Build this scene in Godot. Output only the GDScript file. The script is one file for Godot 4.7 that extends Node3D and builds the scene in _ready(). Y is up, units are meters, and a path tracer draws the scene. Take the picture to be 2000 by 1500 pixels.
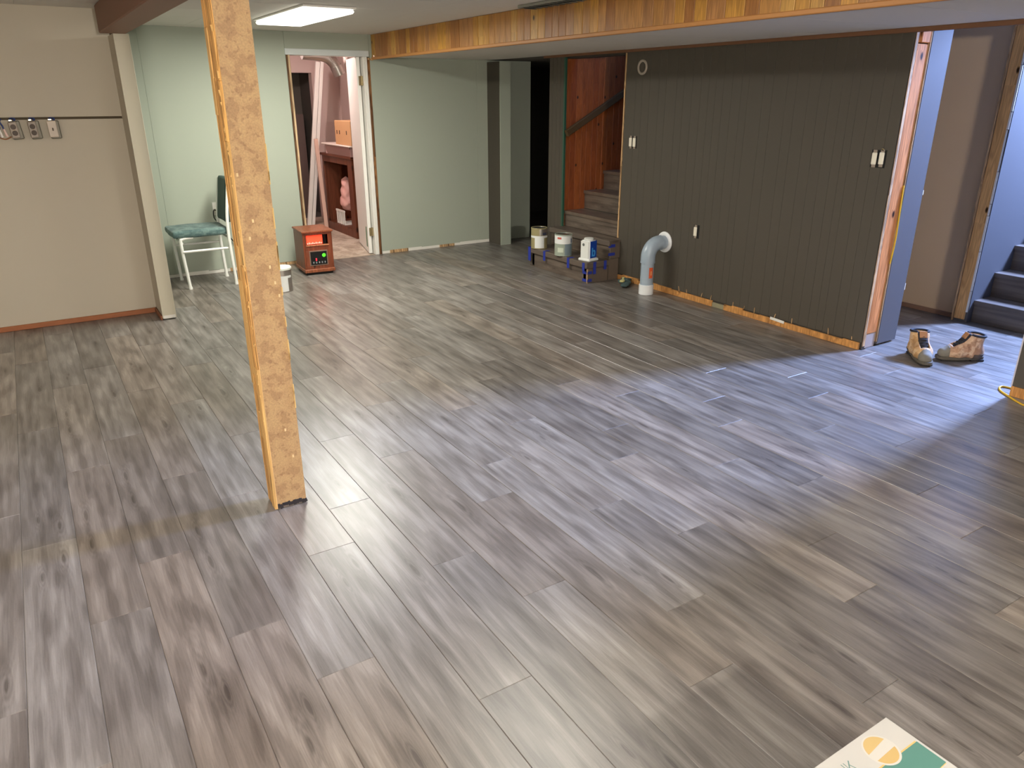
extends Node3D

const PW := 0.1774      # plank width
const PX0 := 0.0785     # seam of plank row 0
const PL := 1.22        # plank length
const SOF := 1.935      # underside of the soffit
const CEI := 2.135      # ceiling of the main room

var rng := RandomNumberGenerator.new()
var used := {}
var M := {}
var plank_mats: Array = []
var plank_cache := {}


# ---------------------------------------------------------------- naming and tagging
func numbered(called: String) -> String:
	if not used.has(called):
		used[called] = 0
		return called
	used[called] += 1
	return "%s_%03d" % [called, used[called]]


func child_name(parent: Node, called: String) -> String:
	var seen: Dictionary = parent.get_meta("_seen", {})
	var n: int = seen.get(called, 0)
	seen[called] = n + 1
	parent.set_meta("_seen", seen)
	return called if n == 0 else "%s_%03d" % [called, n]


func thing(called: String, label: String, category: String, at := Vector3.ZERO, turn := 0.0, group := "", kind := "") -> Node3D:
	var o := Node3D.new()
	o.name = numbered(called)
	add_child(o)
	o.position = at
	o.rotation.y = turn
	tag(o, label, category, group, kind)
	return o


func tag(o: Node, label: String, category: String, group := "", kind := "") -> void:
	o.set_meta("label", label)
	o.set_meta("category", category)
	if group != "":
		o.set_meta("group", group)
	if kind != "":
		o.set_meta("kind", kind)


func obj(called: String, src, material: Material, parent: Node = self, at := Vector3.ZERO, label := "") -> MeshInstance3D:
	var o := MeshInstance3D.new()
	o.mesh = src.commit() if src is SurfaceTool else src
	o.material_override = material
	if parent == self:
		o.name = numbered(called)
	else:
		o.name = child_name(parent, called)
	o.position = at
	o.cast_shadow = GeometryInstance3D.SHADOW_CASTING_SETTING_ON
	parent.add_child(o, true)
	if label != "":
		o.set_meta("label", label)
	return o


func struct(called: String, src, material: Material, label: String, category: String, at := Vector3.ZERO) -> MeshInstance3D:
	var o := obj(called, src, material, self, at)
	tag(o, label, category, "", "structure")
	return o


# ---------------------------------------------------------------- geometry
func mb() -> SurfaceTool:
	var st := SurfaceTool.new()
	st.begin(Mesh.PRIMITIVE_TRIANGLES)
	return st


func tri(st: SurfaceTool, a: Vector3, b: Vector3, c: Vector3, na: Vector3, nb: Vector3, nc: Vector3) -> void:
	# a, b, c counter-clockwise seen from outside; Godot wants clockwise
	st.set_normal(na)
	st.add_vertex(a)
	st.set_normal(nc)
	st.add_vertex(c)
	st.set_normal(nb)
	st.add_vertex(b)


func poly(st: SurfaceTool, pts: Array, center: Vector3) -> void:
	var n: Vector3 = (pts[1] - pts[0]).cross(pts[2] - pts[0]).normalized()
	var mid := Vector3.ZERO
	for p in pts:
		mid += p
	mid /= pts.size()
	var q := pts.duplicate()
	if n.dot(mid - center) < 0.0:
		q.reverse()
		n = -n
	for i in range(1, q.size() - 1):
		tri(st, q[0], q[i], q[i + 1], n, n, n)


func add_box(st: SurfaceTool, c: Vector3, s: Vector3, b := 0.0, basis := Basis.IDENTITY) -> void:
	var h := s * 0.5
	if b <= 0.0:
		for ax in 3:
			for sg in [-1.0, 1.0]:
				var u := (ax + 1) % 3
				var v := (ax + 2) % 3
				var pts := []
				for k in [[-1, -1], [1, -1], [1, 1], [-1, 1]]:
					var p := Vector3.ZERO
					p[ax] = sg * h[ax]
					p[u] = k[0] * h[u]
					p[v] = k[1] * h[v]
					pts.append(c + basis * p)
				poly(st, pts, c)
		return
	b = minf(b, minf(h.x, minf(h.y, h.z)) * 0.9)
	var vert := func(sx: float, sy: float, sz: float, ax: int) -> Vector3:
		var sg := Vector3(sx, sy, sz)
		var p := Vector3.ZERO
		for i in 3:
			p[i] = sg[i] * (h[i] if i == ax else h[i] - b)
		return c + basis * p
	for ax in 3:
		var u := (ax + 1) % 3
		var v := (ax + 2) % 3
		for sg in [-1.0, 1.0]:
			var pts := []
			for k in [[-1, -1], [1, -1], [1, 1], [-1, 1]]:
				var g := Vector3.ZERO
				g[ax] = sg
				g[u] = k[0]
				g[v] = k[1]
				pts.append(vert.call(g.x, g.y, g.z, ax))
			poly(st, pts, c)
		# edges running along ax
		for su in [-1.0, 1.0]:
			for sv in [-1.0, 1.0]:
				var g1 := Vector3.ZERO
				g1[ax] = -1.0
				g1[u] = su
				g1[v] = sv
				var g2 := g1
				g2[ax] = 1.0
				poly(st, [vert.call(g1.x, g1.y, g1.z, u), vert.call(g2.x, g2.y, g2.z, u), vert.call(g2.x, g2.y, g2.z, v), vert.call(g1.x, g1.y, g1.z, v)], c)
	for sx in [-1.0, 1.0]:
		for sy in [-1.0, 1.0]:
			for sz in [-1.0, 1.0]:
				poly(st, [vert.call(sx, sy, sz, 0), vert.call(sx, sy, sz, 1), vert.call(sx, sy, sz, 2)], c)


func bx(c: Vector3, s: Vector3, b := 0.0, basis := Basis.IDENTITY) -> SurfaceTool:
	var st := mb()
	add_box(st, c, s, b, basis)
	return st


func lohi(lo: Vector3, hi: Vector3, b := 0.0) -> SurfaceTool:
	return bx((lo + hi) * 0.5, hi - lo, b)


func add_lathe(st: SurfaceTool, prof: Array, segs := 28, xf := Transform3D.IDENTITY, a0 := 0.0, a1 := TAU) -> void:
	# prof: Vector2(radius, y) listed so that the outside is on the right going up
	for i in prof.size() - 1:
		var p: Vector2 = prof[i]
		var q: Vector2 = prof[i + 1]
		var d := q - p
		if d.length() < 1e-6:
			continue
		var n2 := Vector2(d.y, -d.x).normalized()
		for k in segs:
			var t0 := lerpf(a0, a1, float(k) / segs)
			var t1 := lerpf(a0, a1, float(k + 1) / segs)
			var c0 := Vector3(cos(t0), 0, -sin(t0))
			var c1 := Vector3(cos(t1), 0, -sin(t1))
			var a := xf * (c0 * p.x + Vector3.UP * p.y)
			var b := xf * (c1 * p.x + Vector3.UP * p.y)
			var c := xf * (c1 * q.x + Vector3.UP * q.y)
			var e := xf * (c0 * q.x + Vector3.UP * q.y)
			var n0 := xf.basis * (c0 * n2.x + Vector3.UP * n2.y)
			var n1 := xf.basis * (c1 * n2.x + Vector3.UP * n2.y)
			st.set_uv(Vector2(float(k) / segs, 0))
			if p.x > 1e-6:
				tri(st, a, b, c, n0, n1, n1)
			if q.x > 1e-6:
				tri(st, a, c, e, n0, n1, n0)


func lathe(prof: Array, segs := 28, xf := Transform3D.IDENTITY, a0 := 0.0, a1 := TAU) -> SurfaceTool:
	var st := mb()
	add_lathe(st, prof, segs, xf, a0, a1)
	return st


func add_tube(st: SurfaceTool, pts: Array, rad, segs := 12, caps := true) -> void:
	var rings := []
	var norms := []
	var up := Vector3.UP
	var n := pts.size()
	var prev_u := Vector3.ZERO
	for i in n:
		var d: Vector3 = (pts[mini(i + 1, n - 1)] - pts[maxi(i - 1, 0)]).normalized()
		var u: Vector3
		if i == 0:
			up = Vector3.UP if absf(d.y) < 0.9 else Vector3.RIGHT
			u = d.cross(up).normalized()
		else:
			u = (prev_u - d * prev_u.dot(d)).normalized()
		prev_u = u
		var v := d.cross(u).normalized()
		var r: float = rad[i] if rad is Array else rad
		var ring := []
		var nr := []
		for k in segs:
			var a := TAU * k / segs
			var o := u * cos(a) + v * sin(a)
			ring.append(pts[i] + o * r)
			nr.append(o)
		rings.append(ring)
		norms.append(nr)
	for i in n - 1:
		for k in segs:
			var k2 := (k + 1) % segs
			tri(st, rings[i][k], rings[i][k2], rings[i + 1][k2], norms[i][k], norms[i][k2], norms[i + 1][k2])
			tri(st, rings[i][k], rings[i + 1][k2], rings[i + 1][k], norms[i][k], norms[i + 1][k2], norms[i + 1][k])
	if caps:
		var mid: Vector3 = (pts[0] + pts[n - 1]) * 0.5
		var d0: Vector3 = (pts[0] - pts[1]).normalized()
		var d1: Vector3 = (pts[n - 1] - pts[n - 2]).normalized()
		poly(st, rings[0], pts[0] - d0)
		poly(st, rings[n - 1], pts[n - 1] - d1)


func tube(pts: Array, rad, segs := 12, caps := true) -> SurfaceTool:
	var st := mb()
	add_tube(st, pts, rad, segs, caps)
	return st


func curve(ctrl: Array, steps := 8) -> Array:
	var out := []
	var n := ctrl.size()
	for i in n - 1:
		var p0: Vector3 = ctrl[maxi(i - 1, 0)]
		var p1: Vector3 = ctrl[i]
		var p2: Vector3 = ctrl[i + 1]
		var p3: Vector3 = ctrl[mini(i + 2, n - 1)]
		for k in steps:
			var t := float(k) / steps
			out.append(p1.cubic_interpolate(p2, p0, p3, t))
	out.append(ctrl[n - 1])
	return out


# a polygon (Vector2 list) extruded between y = 0 and y = h in the frame xf (polygon x,y -> local x,z)
func prism(outline: Array, h: float, xf := Transform3D.IDENTITY) -> SurfaceTool:
	var st := mb()
	var pv := PackedVector2Array(outline)
	var idx := Geometry2D.triangulate_polygon(pv)
	var n := pv.size()
	var area := 0.0
	for i in n:
		area += pv[i].cross(pv[(i + 1) % n])
	for side in 2:
		var y := 0.0 if side == 0 else h
		var nn := (xf.basis * (Vector3.DOWN if side == 0 else Vector3.UP)).normalized()
		for t in range(0, idx.size(), 3):
			var a := xf * Vector3(pv[idx[t]].x, y, pv[idx[t]].y)
			var b := xf * Vector3(pv[idx[t + 1]].x, y, pv[idx[t + 1]].y)
			var c := xf * Vector3(pv[idx[t + 2]].x, y, pv[idx[t + 2]].y)
			if (b - a).cross(c - a).dot(nn) > 0:
				tri(st, a, b, c, nn, nn, nn)
			else:
				tri(st, a, c, b, nn, nn, nn)
	for i in n:
		var p := pv[i]
		var q := pv[(i + 1) % n]
		var e := (q - p).normalized()
		var o2 := Vector2(e.y, -e.x) * (1.0 if area > 0 else -1.0)
		var nn := (xf.basis * Vector3(o2.x, 0, o2.y)).normalized()
		var a := xf * Vector3(p.x, 0, p.y)
		var b := xf * Vector3(q.x, 0, q.y)
		var c := xf * Vector3(q.x, h, q.y)
		var d := xf * Vector3(p.x, h, p.y)
		if (b - a).cross(c - a).dot(nn) > 0:
			tri(st, a, b, c, nn, nn, nn)
			tri(st, a, c, d, nn, nn, nn)
		else:
			tri(st, a, c, b, nn, nn, nn)
			tri(st, a, d, c, nn, nn, nn)
	return st


# a sheet with print on it: quad with its own texture coordinates (a top-left, b top-right, c bottom-right, d bottom-left seen from the front)
func print_quad(a: Vector3, b: Vector3, c: Vector3, d: Vector3) -> SurfaceTool:
	var st := mb()
	var n := (d - a).cross(b - a).normalized()
	var v := [[a, Vector2(0, 0)], [b, Vector2(1, 0)], [c, Vector2(1, 1)], [a, Vector2(0, 0)], [c, Vector2(1, 1)], [d, Vector2(0, 1)]]
	for e in v:
		st.set_normal(n)
		st.set_uv(e[1])
		st.add_vertex(e[0])
	return st


# surface nets of a distance function
func net(f: Callable, lo: Vector3, hi: Vector3, cell: float) -> SurfaceTool:
	var nx := int(ceil((hi.x - lo.x) / cell)) + 1
	var ny := int(ceil((hi.y - lo.y) / cell)) + 1
	var nz := int(ceil((hi.z - lo.z) / cell)) + 1
	var val := PackedFloat32Array()
	val.resize(nx * ny * nz)
	var i := 0
	for z in nz:
		for y in ny:
			for x in nx:
				val[i] = f.call(lo + Vector3(x, y, z) * cell)
				i += 1
	var vid := PackedInt32Array()
	vid.resize(nx * ny * nz)
	vid.fill(-1)
	var pts := PackedVector3Array()
	var offs := [0, 1, nx, nx + 1, nx * ny, nx * ny + 1, nx * ny + nx, nx * ny + nx + 1]
	var corner := [Vector3(0, 0, 0), Vector3(1, 0, 0), Vector3(0, 1, 0), Vector3(1, 1, 0), Vector3(0, 0, 1), Vector3(1, 0, 1), Vector3(0, 1, 1), Vector3(1, 1, 1)]
	var edges := [[0, 1], [0, 2], [0, 4], [1, 3], [1, 5], [2, 3], [2, 6], [3, 7], [4, 5], [4, 6], [5, 7], [6, 7]]
	for z in nz - 1:
		for y in ny - 1:
			for x in nx - 1:
				var b := x + y * nx + z * nx * ny
				var mask := 0
				for k in 8:
					if val[b + offs[k]] < 0.0:
						mask |= 1 << k
				if mask == 0 or mask == 255:
					continue
				var s := Vector3.ZERO
				var c := 0
				for e in edges:
					var va := val[b + offs[e[0]]]
					var vb := val[b + offs[e[1]]]
					if (va < 0.0) != (vb < 0.0):
						s += corner[e[0]].lerp(corner[e[1]], va / (va - vb))
						c += 1
				vid[b] = pts.size()
				pts.append(lo + (Vector3(x, y, z) + s / c) * cell)
	var faces := PackedInt32Array()
	var strides := [1, nx, nx * ny]
	for z in range(1, nz - 1):
		for y in range(1, ny - 1):
			for x in range(1, nx - 1):
				var b := x + y * nx + z * nx * ny
				for ax in 3:
					var va := val[b]
					var vb := val[b + strides[ax]]
					if (va < 0.0) == (vb < 0.0):
						continue
					var u: int = strides[(ax + 1) % 3]
					var v: int = strides[(ax + 2) % 3]
					var q := [vid[b], vid[b - u], vid[b - u - v], vid[b - v]]
					if q.min() < 0:
						continue
					if va >= 0.0:
						q.reverse()
					faces.append_array([q[0], q[1], q[2], q[0], q[2], q[3]])
	var nor := PackedVector3Array()
	nor.resize(pts.size())
	for t in range(0, faces.size(), 3):
		var n := (pts[faces[t + 1]] - pts[faces[t]]).cross(pts[faces[t + 2]] - pts[faces[t]])
		for k in 3:
			nor[faces[t + k]] += n
	var st := mb()
	for t in range(0, faces.size(), 3):
		tri(st, pts[faces[t]], pts[faces[t + 1]], pts[faces[t + 2]], nor[faces[t]].normalized(), nor[faces[t + 1]].normalized(), nor[faces[t + 2]].normalized())
	return st


func smin(a: float, b: float, k: float) -> float:
	var h := clampf(0.5 + 0.5 * (b - a) / k, 0.0, 1.0)
	return lerpf(b, a, h) - k * h * (1.0 - h)


func capsule(p: Vector3, a: Vector3, b: Vector3, ra: float, rb: float) -> float:
	var ab := b - a
	var t := clampf((p - a).dot(ab) / ab.length_squared(), 0.0, 1.0)
	return (p - a - ab * t).length() - lerpf(ra, rb, t)


# ---------------------------------------------------------------- materials
func mat(color: Color, rough := 0.6, metal := 0.0, spec := 0.5) -> StandardMaterial3D:
	var m := StandardMaterial3D.new()
	m.albedo_color = color
	m.roughness = rough
	m.metallic = metal
	m.metallic_specular = spec
	return m


func rgb(r: int, g: int, b: int) -> Color:
	return Color8(r, g, b)


func noise_bytes(seed_: int, freq: float, nw: int, nh: int, w: int, h: int, octaves := 3) -> PackedByteArray:
	var n := FastNoiseLite.new()
	n.seed = seed_
	n.noise_type = FastNoiseLite.TYPE_SIMPLEX_SMOOTH
	n.frequency = freq
	n.fractal_octaves = octaves
	var im := n.get_image(nw, nh, false, false, true)
	im.convert(Image.FORMAT_L8)
	if nw != w or nh != h:
		im.resize(w, h, Image.INTERPOLATE_CUBIC)
	return im.get_data()


func tex(im: Image) -> ImageTexture:
	return ImageTexture.create_from_image(im)


# the printed oak of one floor plank
func plank_image(sd: int) -> Image:
	var w := 224
	var h := 1344
	var med := noise_bytes(sd, 0.022, w, 64, w, h, 3)
	var fine := noise_bytes(sd + 11, 0.16, w, 60, w, h, 2)
	var broad := noise_bytes(sd + 23, 0.010, w, 300, w, h, 2)
	var pore := noise_bytes(sd + 31, 0.35, w, 190, w, h, 1)
	var r := RandomNumberGenerator.new()
	r.seed = sd
	var knots := []
	for k in (1 + sd % 2):
		knots.append([r.randf_range(0.25, 0.75) * w, r.randf_range(0.12, 0.9) * h, r.randf_range(0.6, 1.2)])
	var cu := r.randf_range(0.2, 0.8) * w
	var data := PackedByteArray()
	data.resize(w * h * 3)
	var i := 0
	var warm := r.randf_range(-0.02, 0.02)
	for y in h:
		for x in w:
			var b := broad[i] / 255.0
			var m := med[i] / 255.0
			var ph := (absf(x - cu) * 0.055 + m * 7.0 + b * 6.0)
			var kd := 0.0
			for kn in knots:
				var dx: float = (x - kn[0]) / (22.0 * kn[2])
				var dy: float = (y - kn[1]) / (95.0 * kn[2])
				var d := dx * dx + dy * dy
				if d < 16.0:
					var fall := exp(-d * 0.55)
					ph += fall * 5.0
					kd = maxf(kd, exp(-d * 5.0) * 0.42 + fall * (0.10 + 0.11 * sin(sqrt(d) * 11.0 + m * 9.0)))
			var ring := sin(ph * 2.2)
			var t := 0.60 + (b - 0.5) * 0.54 + (m - 0.5) * 0.36 + ring * 0.045 + (fine[i] / 255.0 - 0.5) * 0.16
			if pore[i] > 190:
				t -= 0.055
			t = clampf(t - kd, 0.0, 1.0)
			# dark umber -> greige -> pale grey oak
			var cr := lerpf(74, 154, t)
			var cg := lerpf(67, 147, t)
			var cb := lerpf(62, 140, t)
			data[i * 3] = int(clampf(cr * (1.0 + warm), 0, 255))
			data[i * 3 + 1] = int(cg)
			data[i * 3 + 2] = int(clampf(cb * (1.0 - warm), 0, 255))
			i += 1
	return Image.create_from_data(w, h, false, Image.FORMAT_RGB8, data)


# light wood grain with knots, to be tinted; grain runs down the image
func grain_image(sd: int, w: int, h: int, contrast: float, knot_count: int, loops := 1.0) -> Image:
	var med := noise_bytes(sd, 0.018, w, h / 9, w, h, 3)
	var fine := noise_bytes(sd + 7, 0.2, w, h / 22, w, h, 2)
	var r := RandomNumberGenerator.new()
	r.seed = sd
	var knots := []
	for k in knot_count:
		knots.append([r.randf() * w, r.randf() * h, r.randf_range(5.0, 9.0)])
	var data := PackedByteArray()
	data.resize(w * h * 3)
	var i := 0
	for y in h:
		for x in w:
			var m := med[i] / 255.0
			var ph := m * 22.0 * loops + x * 0.05
			var kd := 0.0
			for kn in knots:
				var dx: float = (x - kn[0]) / kn[2]
				var dy: float = (y - kn[1]) / (kn[2] * 1.5)
				var d := dx * dx + dy * dy
				if d < 60.0:
					ph += exp(-d * 0.12) * 5.0
					kd = maxf(kd, exp(-d * d * 0.25) * 0.62)
			var t := 0.84 + sin(ph) * 0.10 * contrast + (fine[i] / 255.0 - 0.5) * 0.3 * contrast + (m - 0.5) * 0.3 * contrast
			t = clampf(t - kd, 0.12, 1.0)
			data[i * 3] = int(255 * t)
			data[i * 3 + 1] = int(255 * clampf(t * t * 0.12 + t * 0.88, 0, 1))
			data[i * 3 + 2] = int(255 * clampf(t * t * 0.25 + t * 0.75, 0, 1))
			i += 1
	return Image.create_from_data(w, h, false, Image.FORMAT_RGB8, data)


func wood(color: Color, t: Texture2D, rough := 0.6, scale := Vector3(4, 1, 4), offset := Vector3.ZERO, world := true) -> StandardMaterial3D:
	var m := mat(color, rough)
	m.albedo_texture = t
	m.uv1_triplanar = true
	m.uv1_world_triplanar = world
	m.uv1_scale = scale
	m.uv1_offset = offset
	return m


func blotch_image(sd: int, w: int, h: int, base: Color, dark: Color, pale: Color, k := 1.0) -> Image:
	var a := noise_bytes(sd, 0.012, w, h, w, h, 4)
	var b := noise_bytes(sd + 5, 0.03, w, h, w, h, 3)
	var c := noise_bytes(sd + 9, 0.11, w, h, w, h, 2)
	var im := Image.create_empty(w, h, false, Image.FORMAT_RGB8)
	var i := 0
	for y in h:
		for x in w:
			var col := base
			var va := a[i] / 255.0
			if va > 0.56:
				col = col.lerp(pale, smoothstep(0.56, 0.585, va) * 0.55 * k)
			if va < 0.40:
				col = col.lerp(dark, smoothstep(0.40, 0.375, va) * 0.35 * k)
			var vb := b[i] / 255.0
			col = col.lerp(dark, smoothstep(0.70, 0.78, vb) * 0.5 * k)
			col = col * (0.93 + 0.14 * c[i] / 255.0)
			col.a = 1.0
			im.set_pixel(x, y, col)
			i += 1
	return im


func disc(im: Image, cx: float, cy: float, r: float, col: Color) -> void:
	for y in range(int(cy - r), int(cy + r) + 1):
		for x in range(int(cx - r), int(cx + r) + 1):
			if x >= 0 and y >= 0 and x < im.get_width() and y < im.get_height() and Vector2(x - cx, y - cy).length() <= r:
				im.set_pixel(x, y, col)


func fill_poly(im: Image, pts: Array, col: Color) -> void:
	var pv := PackedVector2Array(pts)
	var lo := pv[0]
	var hi := pv[0]
	for p in pv:
		lo = lo.min(p)
		hi = hi.max(p)
	for y in range(maxi(0, int(lo.y)), mini(im.get_height(), int(hi.y) + 1)):
		for x in range(maxi(0, int(lo.x)), mini(im.get_width(), int(hi.x) + 1)):
			if Geometry2D.is_point_in_polygon(Vector2(x + 0.5, y + 0.5), pv):
				im.set_pixel(x, y, col)


func stroke(im: Image, a: Vector2, b: Vector2, w: float, col: Color) -> void:
	var n := (b - a).orthogonal().normalized() * w * 0.5
	fill_poly(im, [a + n, b + n, b - n, a - n], col)


func make_materials() -> void:
	for k in 8:
		var t := tex(plank_image(101 + k * 37))
		for tint in [Color(1, 1, 1), Color(0.89, 0.885, 0.88), Color(0.94, 0.93, 0.92)]:
			var m := mat(tint, 0.35, 0.0, 0.6)
			m.albedo_texture = t
			plank_mats.append(m)
	var g1 := tex(grain_image(5, 256, 512, 1.0, 2))
	var g2 := tex(grain_image(77, 256, 512, 1.3, 5))
	var g3 := tex(grain_image(41, 256, 512, 1.9, 0, 1.6))
	M.grain = g1
	M.knotty = g2
	M.rough_grain = g3
	var g4 := tex(grain_image(63, 256, 512, 0.55, 3))
	M.soft_grain = g4
	var g5 := tex(grain_image(29, 256, 512, 0.42, 1))
	M.beige = mat(rgb(196, 188, 171), 0.75)
	M.column = mat(rgb(196, 190, 170), 0.7)
	M.green = mat(rgb(164, 171, 157), 0.7)
	M.dark = mat(rgb(76, 70, 61), 0.6)
	M.dark_back = mat(rgb(60, 54, 46), 0.8)
	M.tan = mat(rgb(196, 170, 140), 0.75)
	M.slate = mat(rgb(92, 89, 90), 0.75, 0.0, 0.3)
	M.ceiling = mat(rgb(214, 210, 203), 0.9)
	M.ceil_gap = mat(rgb(150, 146, 140), 0.9)
	M.white = mat(rgb(232, 230, 224), 0.45)
	M.trim_white = mat(rgb(206, 212, 212), 0.5)
	M.plaster = mat(rgb(225, 222, 214), 0.9)
	M.beam = mat(rgb(132, 92, 70), 0.6)
	M.brown_trim = mat(rgb(140, 86, 56), 0.6)
	M.dark_trim = mat(rgb(112, 76, 50), 0.7)
	M.sill = wood(rgb(224, 162, 92), g4, 0.75, Vector3(2, 2, 2))
	M.stud = wood(rgb(236, 158, 98), g4, 0.75, Vector3(2.5, 1.1, 2.5))
	M.stud2 = wood(rgb(250, 198, 134), g5, 0.75, Vector3(2.5, 1.1, 2.5), Vector3(0.3, 0.2, 0.1))
	M.stud.metallic_specular = 0.2
	M.stud2.metallic_specular = 0.2
	M.raw_edge = wood(rgb(214, 176, 130), g3, 0.85, Vector3(6, 1, 6))
	M.pine = []
	for c in [rgb(200, 144, 72), rgb(220, 170, 84), rgb(178, 120, 58), rgb(214, 158, 66), rgb(192, 138, 80)]:
		M.pine.append(wood(c, g5, 0.45, Vector3(3.2, 1.4, 3.2), Vector3(M.pine.size() * 0.37, M.pine.size() * 0.21, 0.1)))
	M.stair_pine = []
	for c in [rgb(178, 96, 46), rgb(170, 88, 42), rgb(188, 104, 50)]:
		M.stair_pine.append(wood(c, g5, 0.5, Vector3(3, 1.6, 3), Vector3(M.stair_pine.size() * 0.4, 0.3 * M.stair_pine.size(), 0)))
	M.laminate = mat(rgb(104, 91, 80), 0.4)
	M.black = mat(rgb(18, 17, 16), 0.8)
	M.void_wall = mat(rgb(104, 98, 90), 0.9)
	M.concrete = mat(Color.WHITE, 0.85)
	M.concrete.albedo_texture = tex(blotch_image(8, 256, 256, rgb(176, 160, 144), rgb(140, 124, 108), rgb(196, 184, 170)))
	M.concrete.uv1_triplanar = true
	M.concrete.uv1_world_triplanar = true
	M.concrete.uv1_scale = Vector3(0.7, 0.7, 0.7)
	M.room_wall = mat(rgb(204, 184, 178), 0.8)
	M.pvc = mat(rgb(160, 174, 188), 0.3)
	M.pvc_white = mat(rgb(232, 234, 236), 0.35)
	M.metal = mat(rgb(190, 188, 184), 0.3, 1.0)
	M.galv = mat(rgb(176, 170, 164), 0.35, 0.9)
	M.brass = mat(rgb(168, 150, 112), 0.4, 0.7)
	M.tape = mat(rgb(34, 52, 150), 0.6)
	M.cable_yellow = mat(rgb(222, 178, 44), 0.4)
	M.cable_blue = mat(rgb(44, 62, 120), 0.45)
	M.plate_grey = mat(rgb(150, 136, 122), 0.4)
	M.box_grey = mat(rgb(120, 116, 104), 0.5, 0.3)
	M.ivory = mat(rgb(236, 230, 212), 0.35)
	M.socket = mat(rgb(70, 54, 40), 0.5)


# ---------------------------------------------------------------- planks
# a floor board lying on y = 0..t, centred in x and z, with its print on the top and the long edges eased
func plank_mesh(w: float, l: float, t: float, u0: float, u1: float, v0: float, v1: float) -> ArrayMesh:
	var key := "%.3f|%.3f|%.3f|%.2f|%.2f|%.2f|%.2f" % [w, l, t, u0, u1, v0, v1]
	if plank_cache.has(key):
		return plank_cache[key]
	var st := mb()
	var e := 0.0016
	var hw := w * 0.5
	var hl := l * 0.5
	var put := func(p: Vector3, n: Vector3) -> void:
		st.set_normal(n)
		st.set_uv(Vector2(lerpf(u0, u1, (p.x + hw) / w), lerpf(v0, v1, (p.z + hl) / l)))
		st.add_vertex(p)
	var quad := func(a: Vector3, b: Vector3, c: Vector3, d: Vector3) -> void:
		var n := (d - a).cross(b - a).normalized()
		for p in [a, b, c, a, c, d]:
			put.call(p, n)
	var top := [Vector3(-hw + e, t, -hl + e), Vector3(hw - e, t, -hl + e), Vector3(hw - e, t, hl - e), Vector3(-hw + e, t, hl - e)]
	var rim := [Vector3(-hw, t - e, -hl), Vector3(hw, t - e, -hl), Vector3(hw, t - e, hl), Vector3(-hw, t - e, hl)]
	var bot := [Vector3(-hw, 0, -hl), Vector3(hw, 0, -hl), Vector3(hw, 0, hl), Vector3(-hw, 0, hl)]
	quad.call(top[0], top[1], top[2], top[3])
	for i in 4:
		var j := (i + 1) % 4
		quad.call(top[j], top[i], rim[i], rim[j])
		quad.call(rim[j], rim[i], bot[i], bot[j])
	var m := st.commit()
	plank_cache[key] = m
	return m


func floor_plank(parent: Node3D, x0: float, x1: float, z0: float, z1: float) -> void:
	if z1 - z0 < 0.03 or x1 - x0 < 0.02:
		return
	var l := z1 - z0
	var f := l / PL
	var fu := (x1 - x0) / PW
	var flip := rng.randf() < 0.5
	var v0 := 0.0
	var v1 := f
	if flip:
		v0 = f
		v1 = 0.0
	var mesh := plank_mesh(x1 - x0 - 0.0004, l - 0.0005, 0.008, 0.0, fu, v0, v1)
	obj("plank", mesh, plank_mats[rng.randi() % plank_mats.size()], parent, Vector3((x0 + x1) * 0.5, -0.008, (z0 + z1) * 0.5))


func lay_rows(parent: Node3D, k0: int, k1: int, zlo: float, zhi: float, xlo := -99.0, xhi := 99.0) -> void:
	var base := [-2.64, -2.06, -1.74, -2.36]
	for k in range(k0, k1):
		var x0 := maxf(PX0 + k * PW, xlo)
		var x1 := minf(PX0 + (k + 1) * PW, xhi)
		var z: float = base[posmod(k, 4)]
		while z > zlo:
			z -= PL
		while z < zhi:
			floor_plank(parent, x0, x1, maxf(z, zlo), minf(z + PL, zhi))
			z += PL


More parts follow.
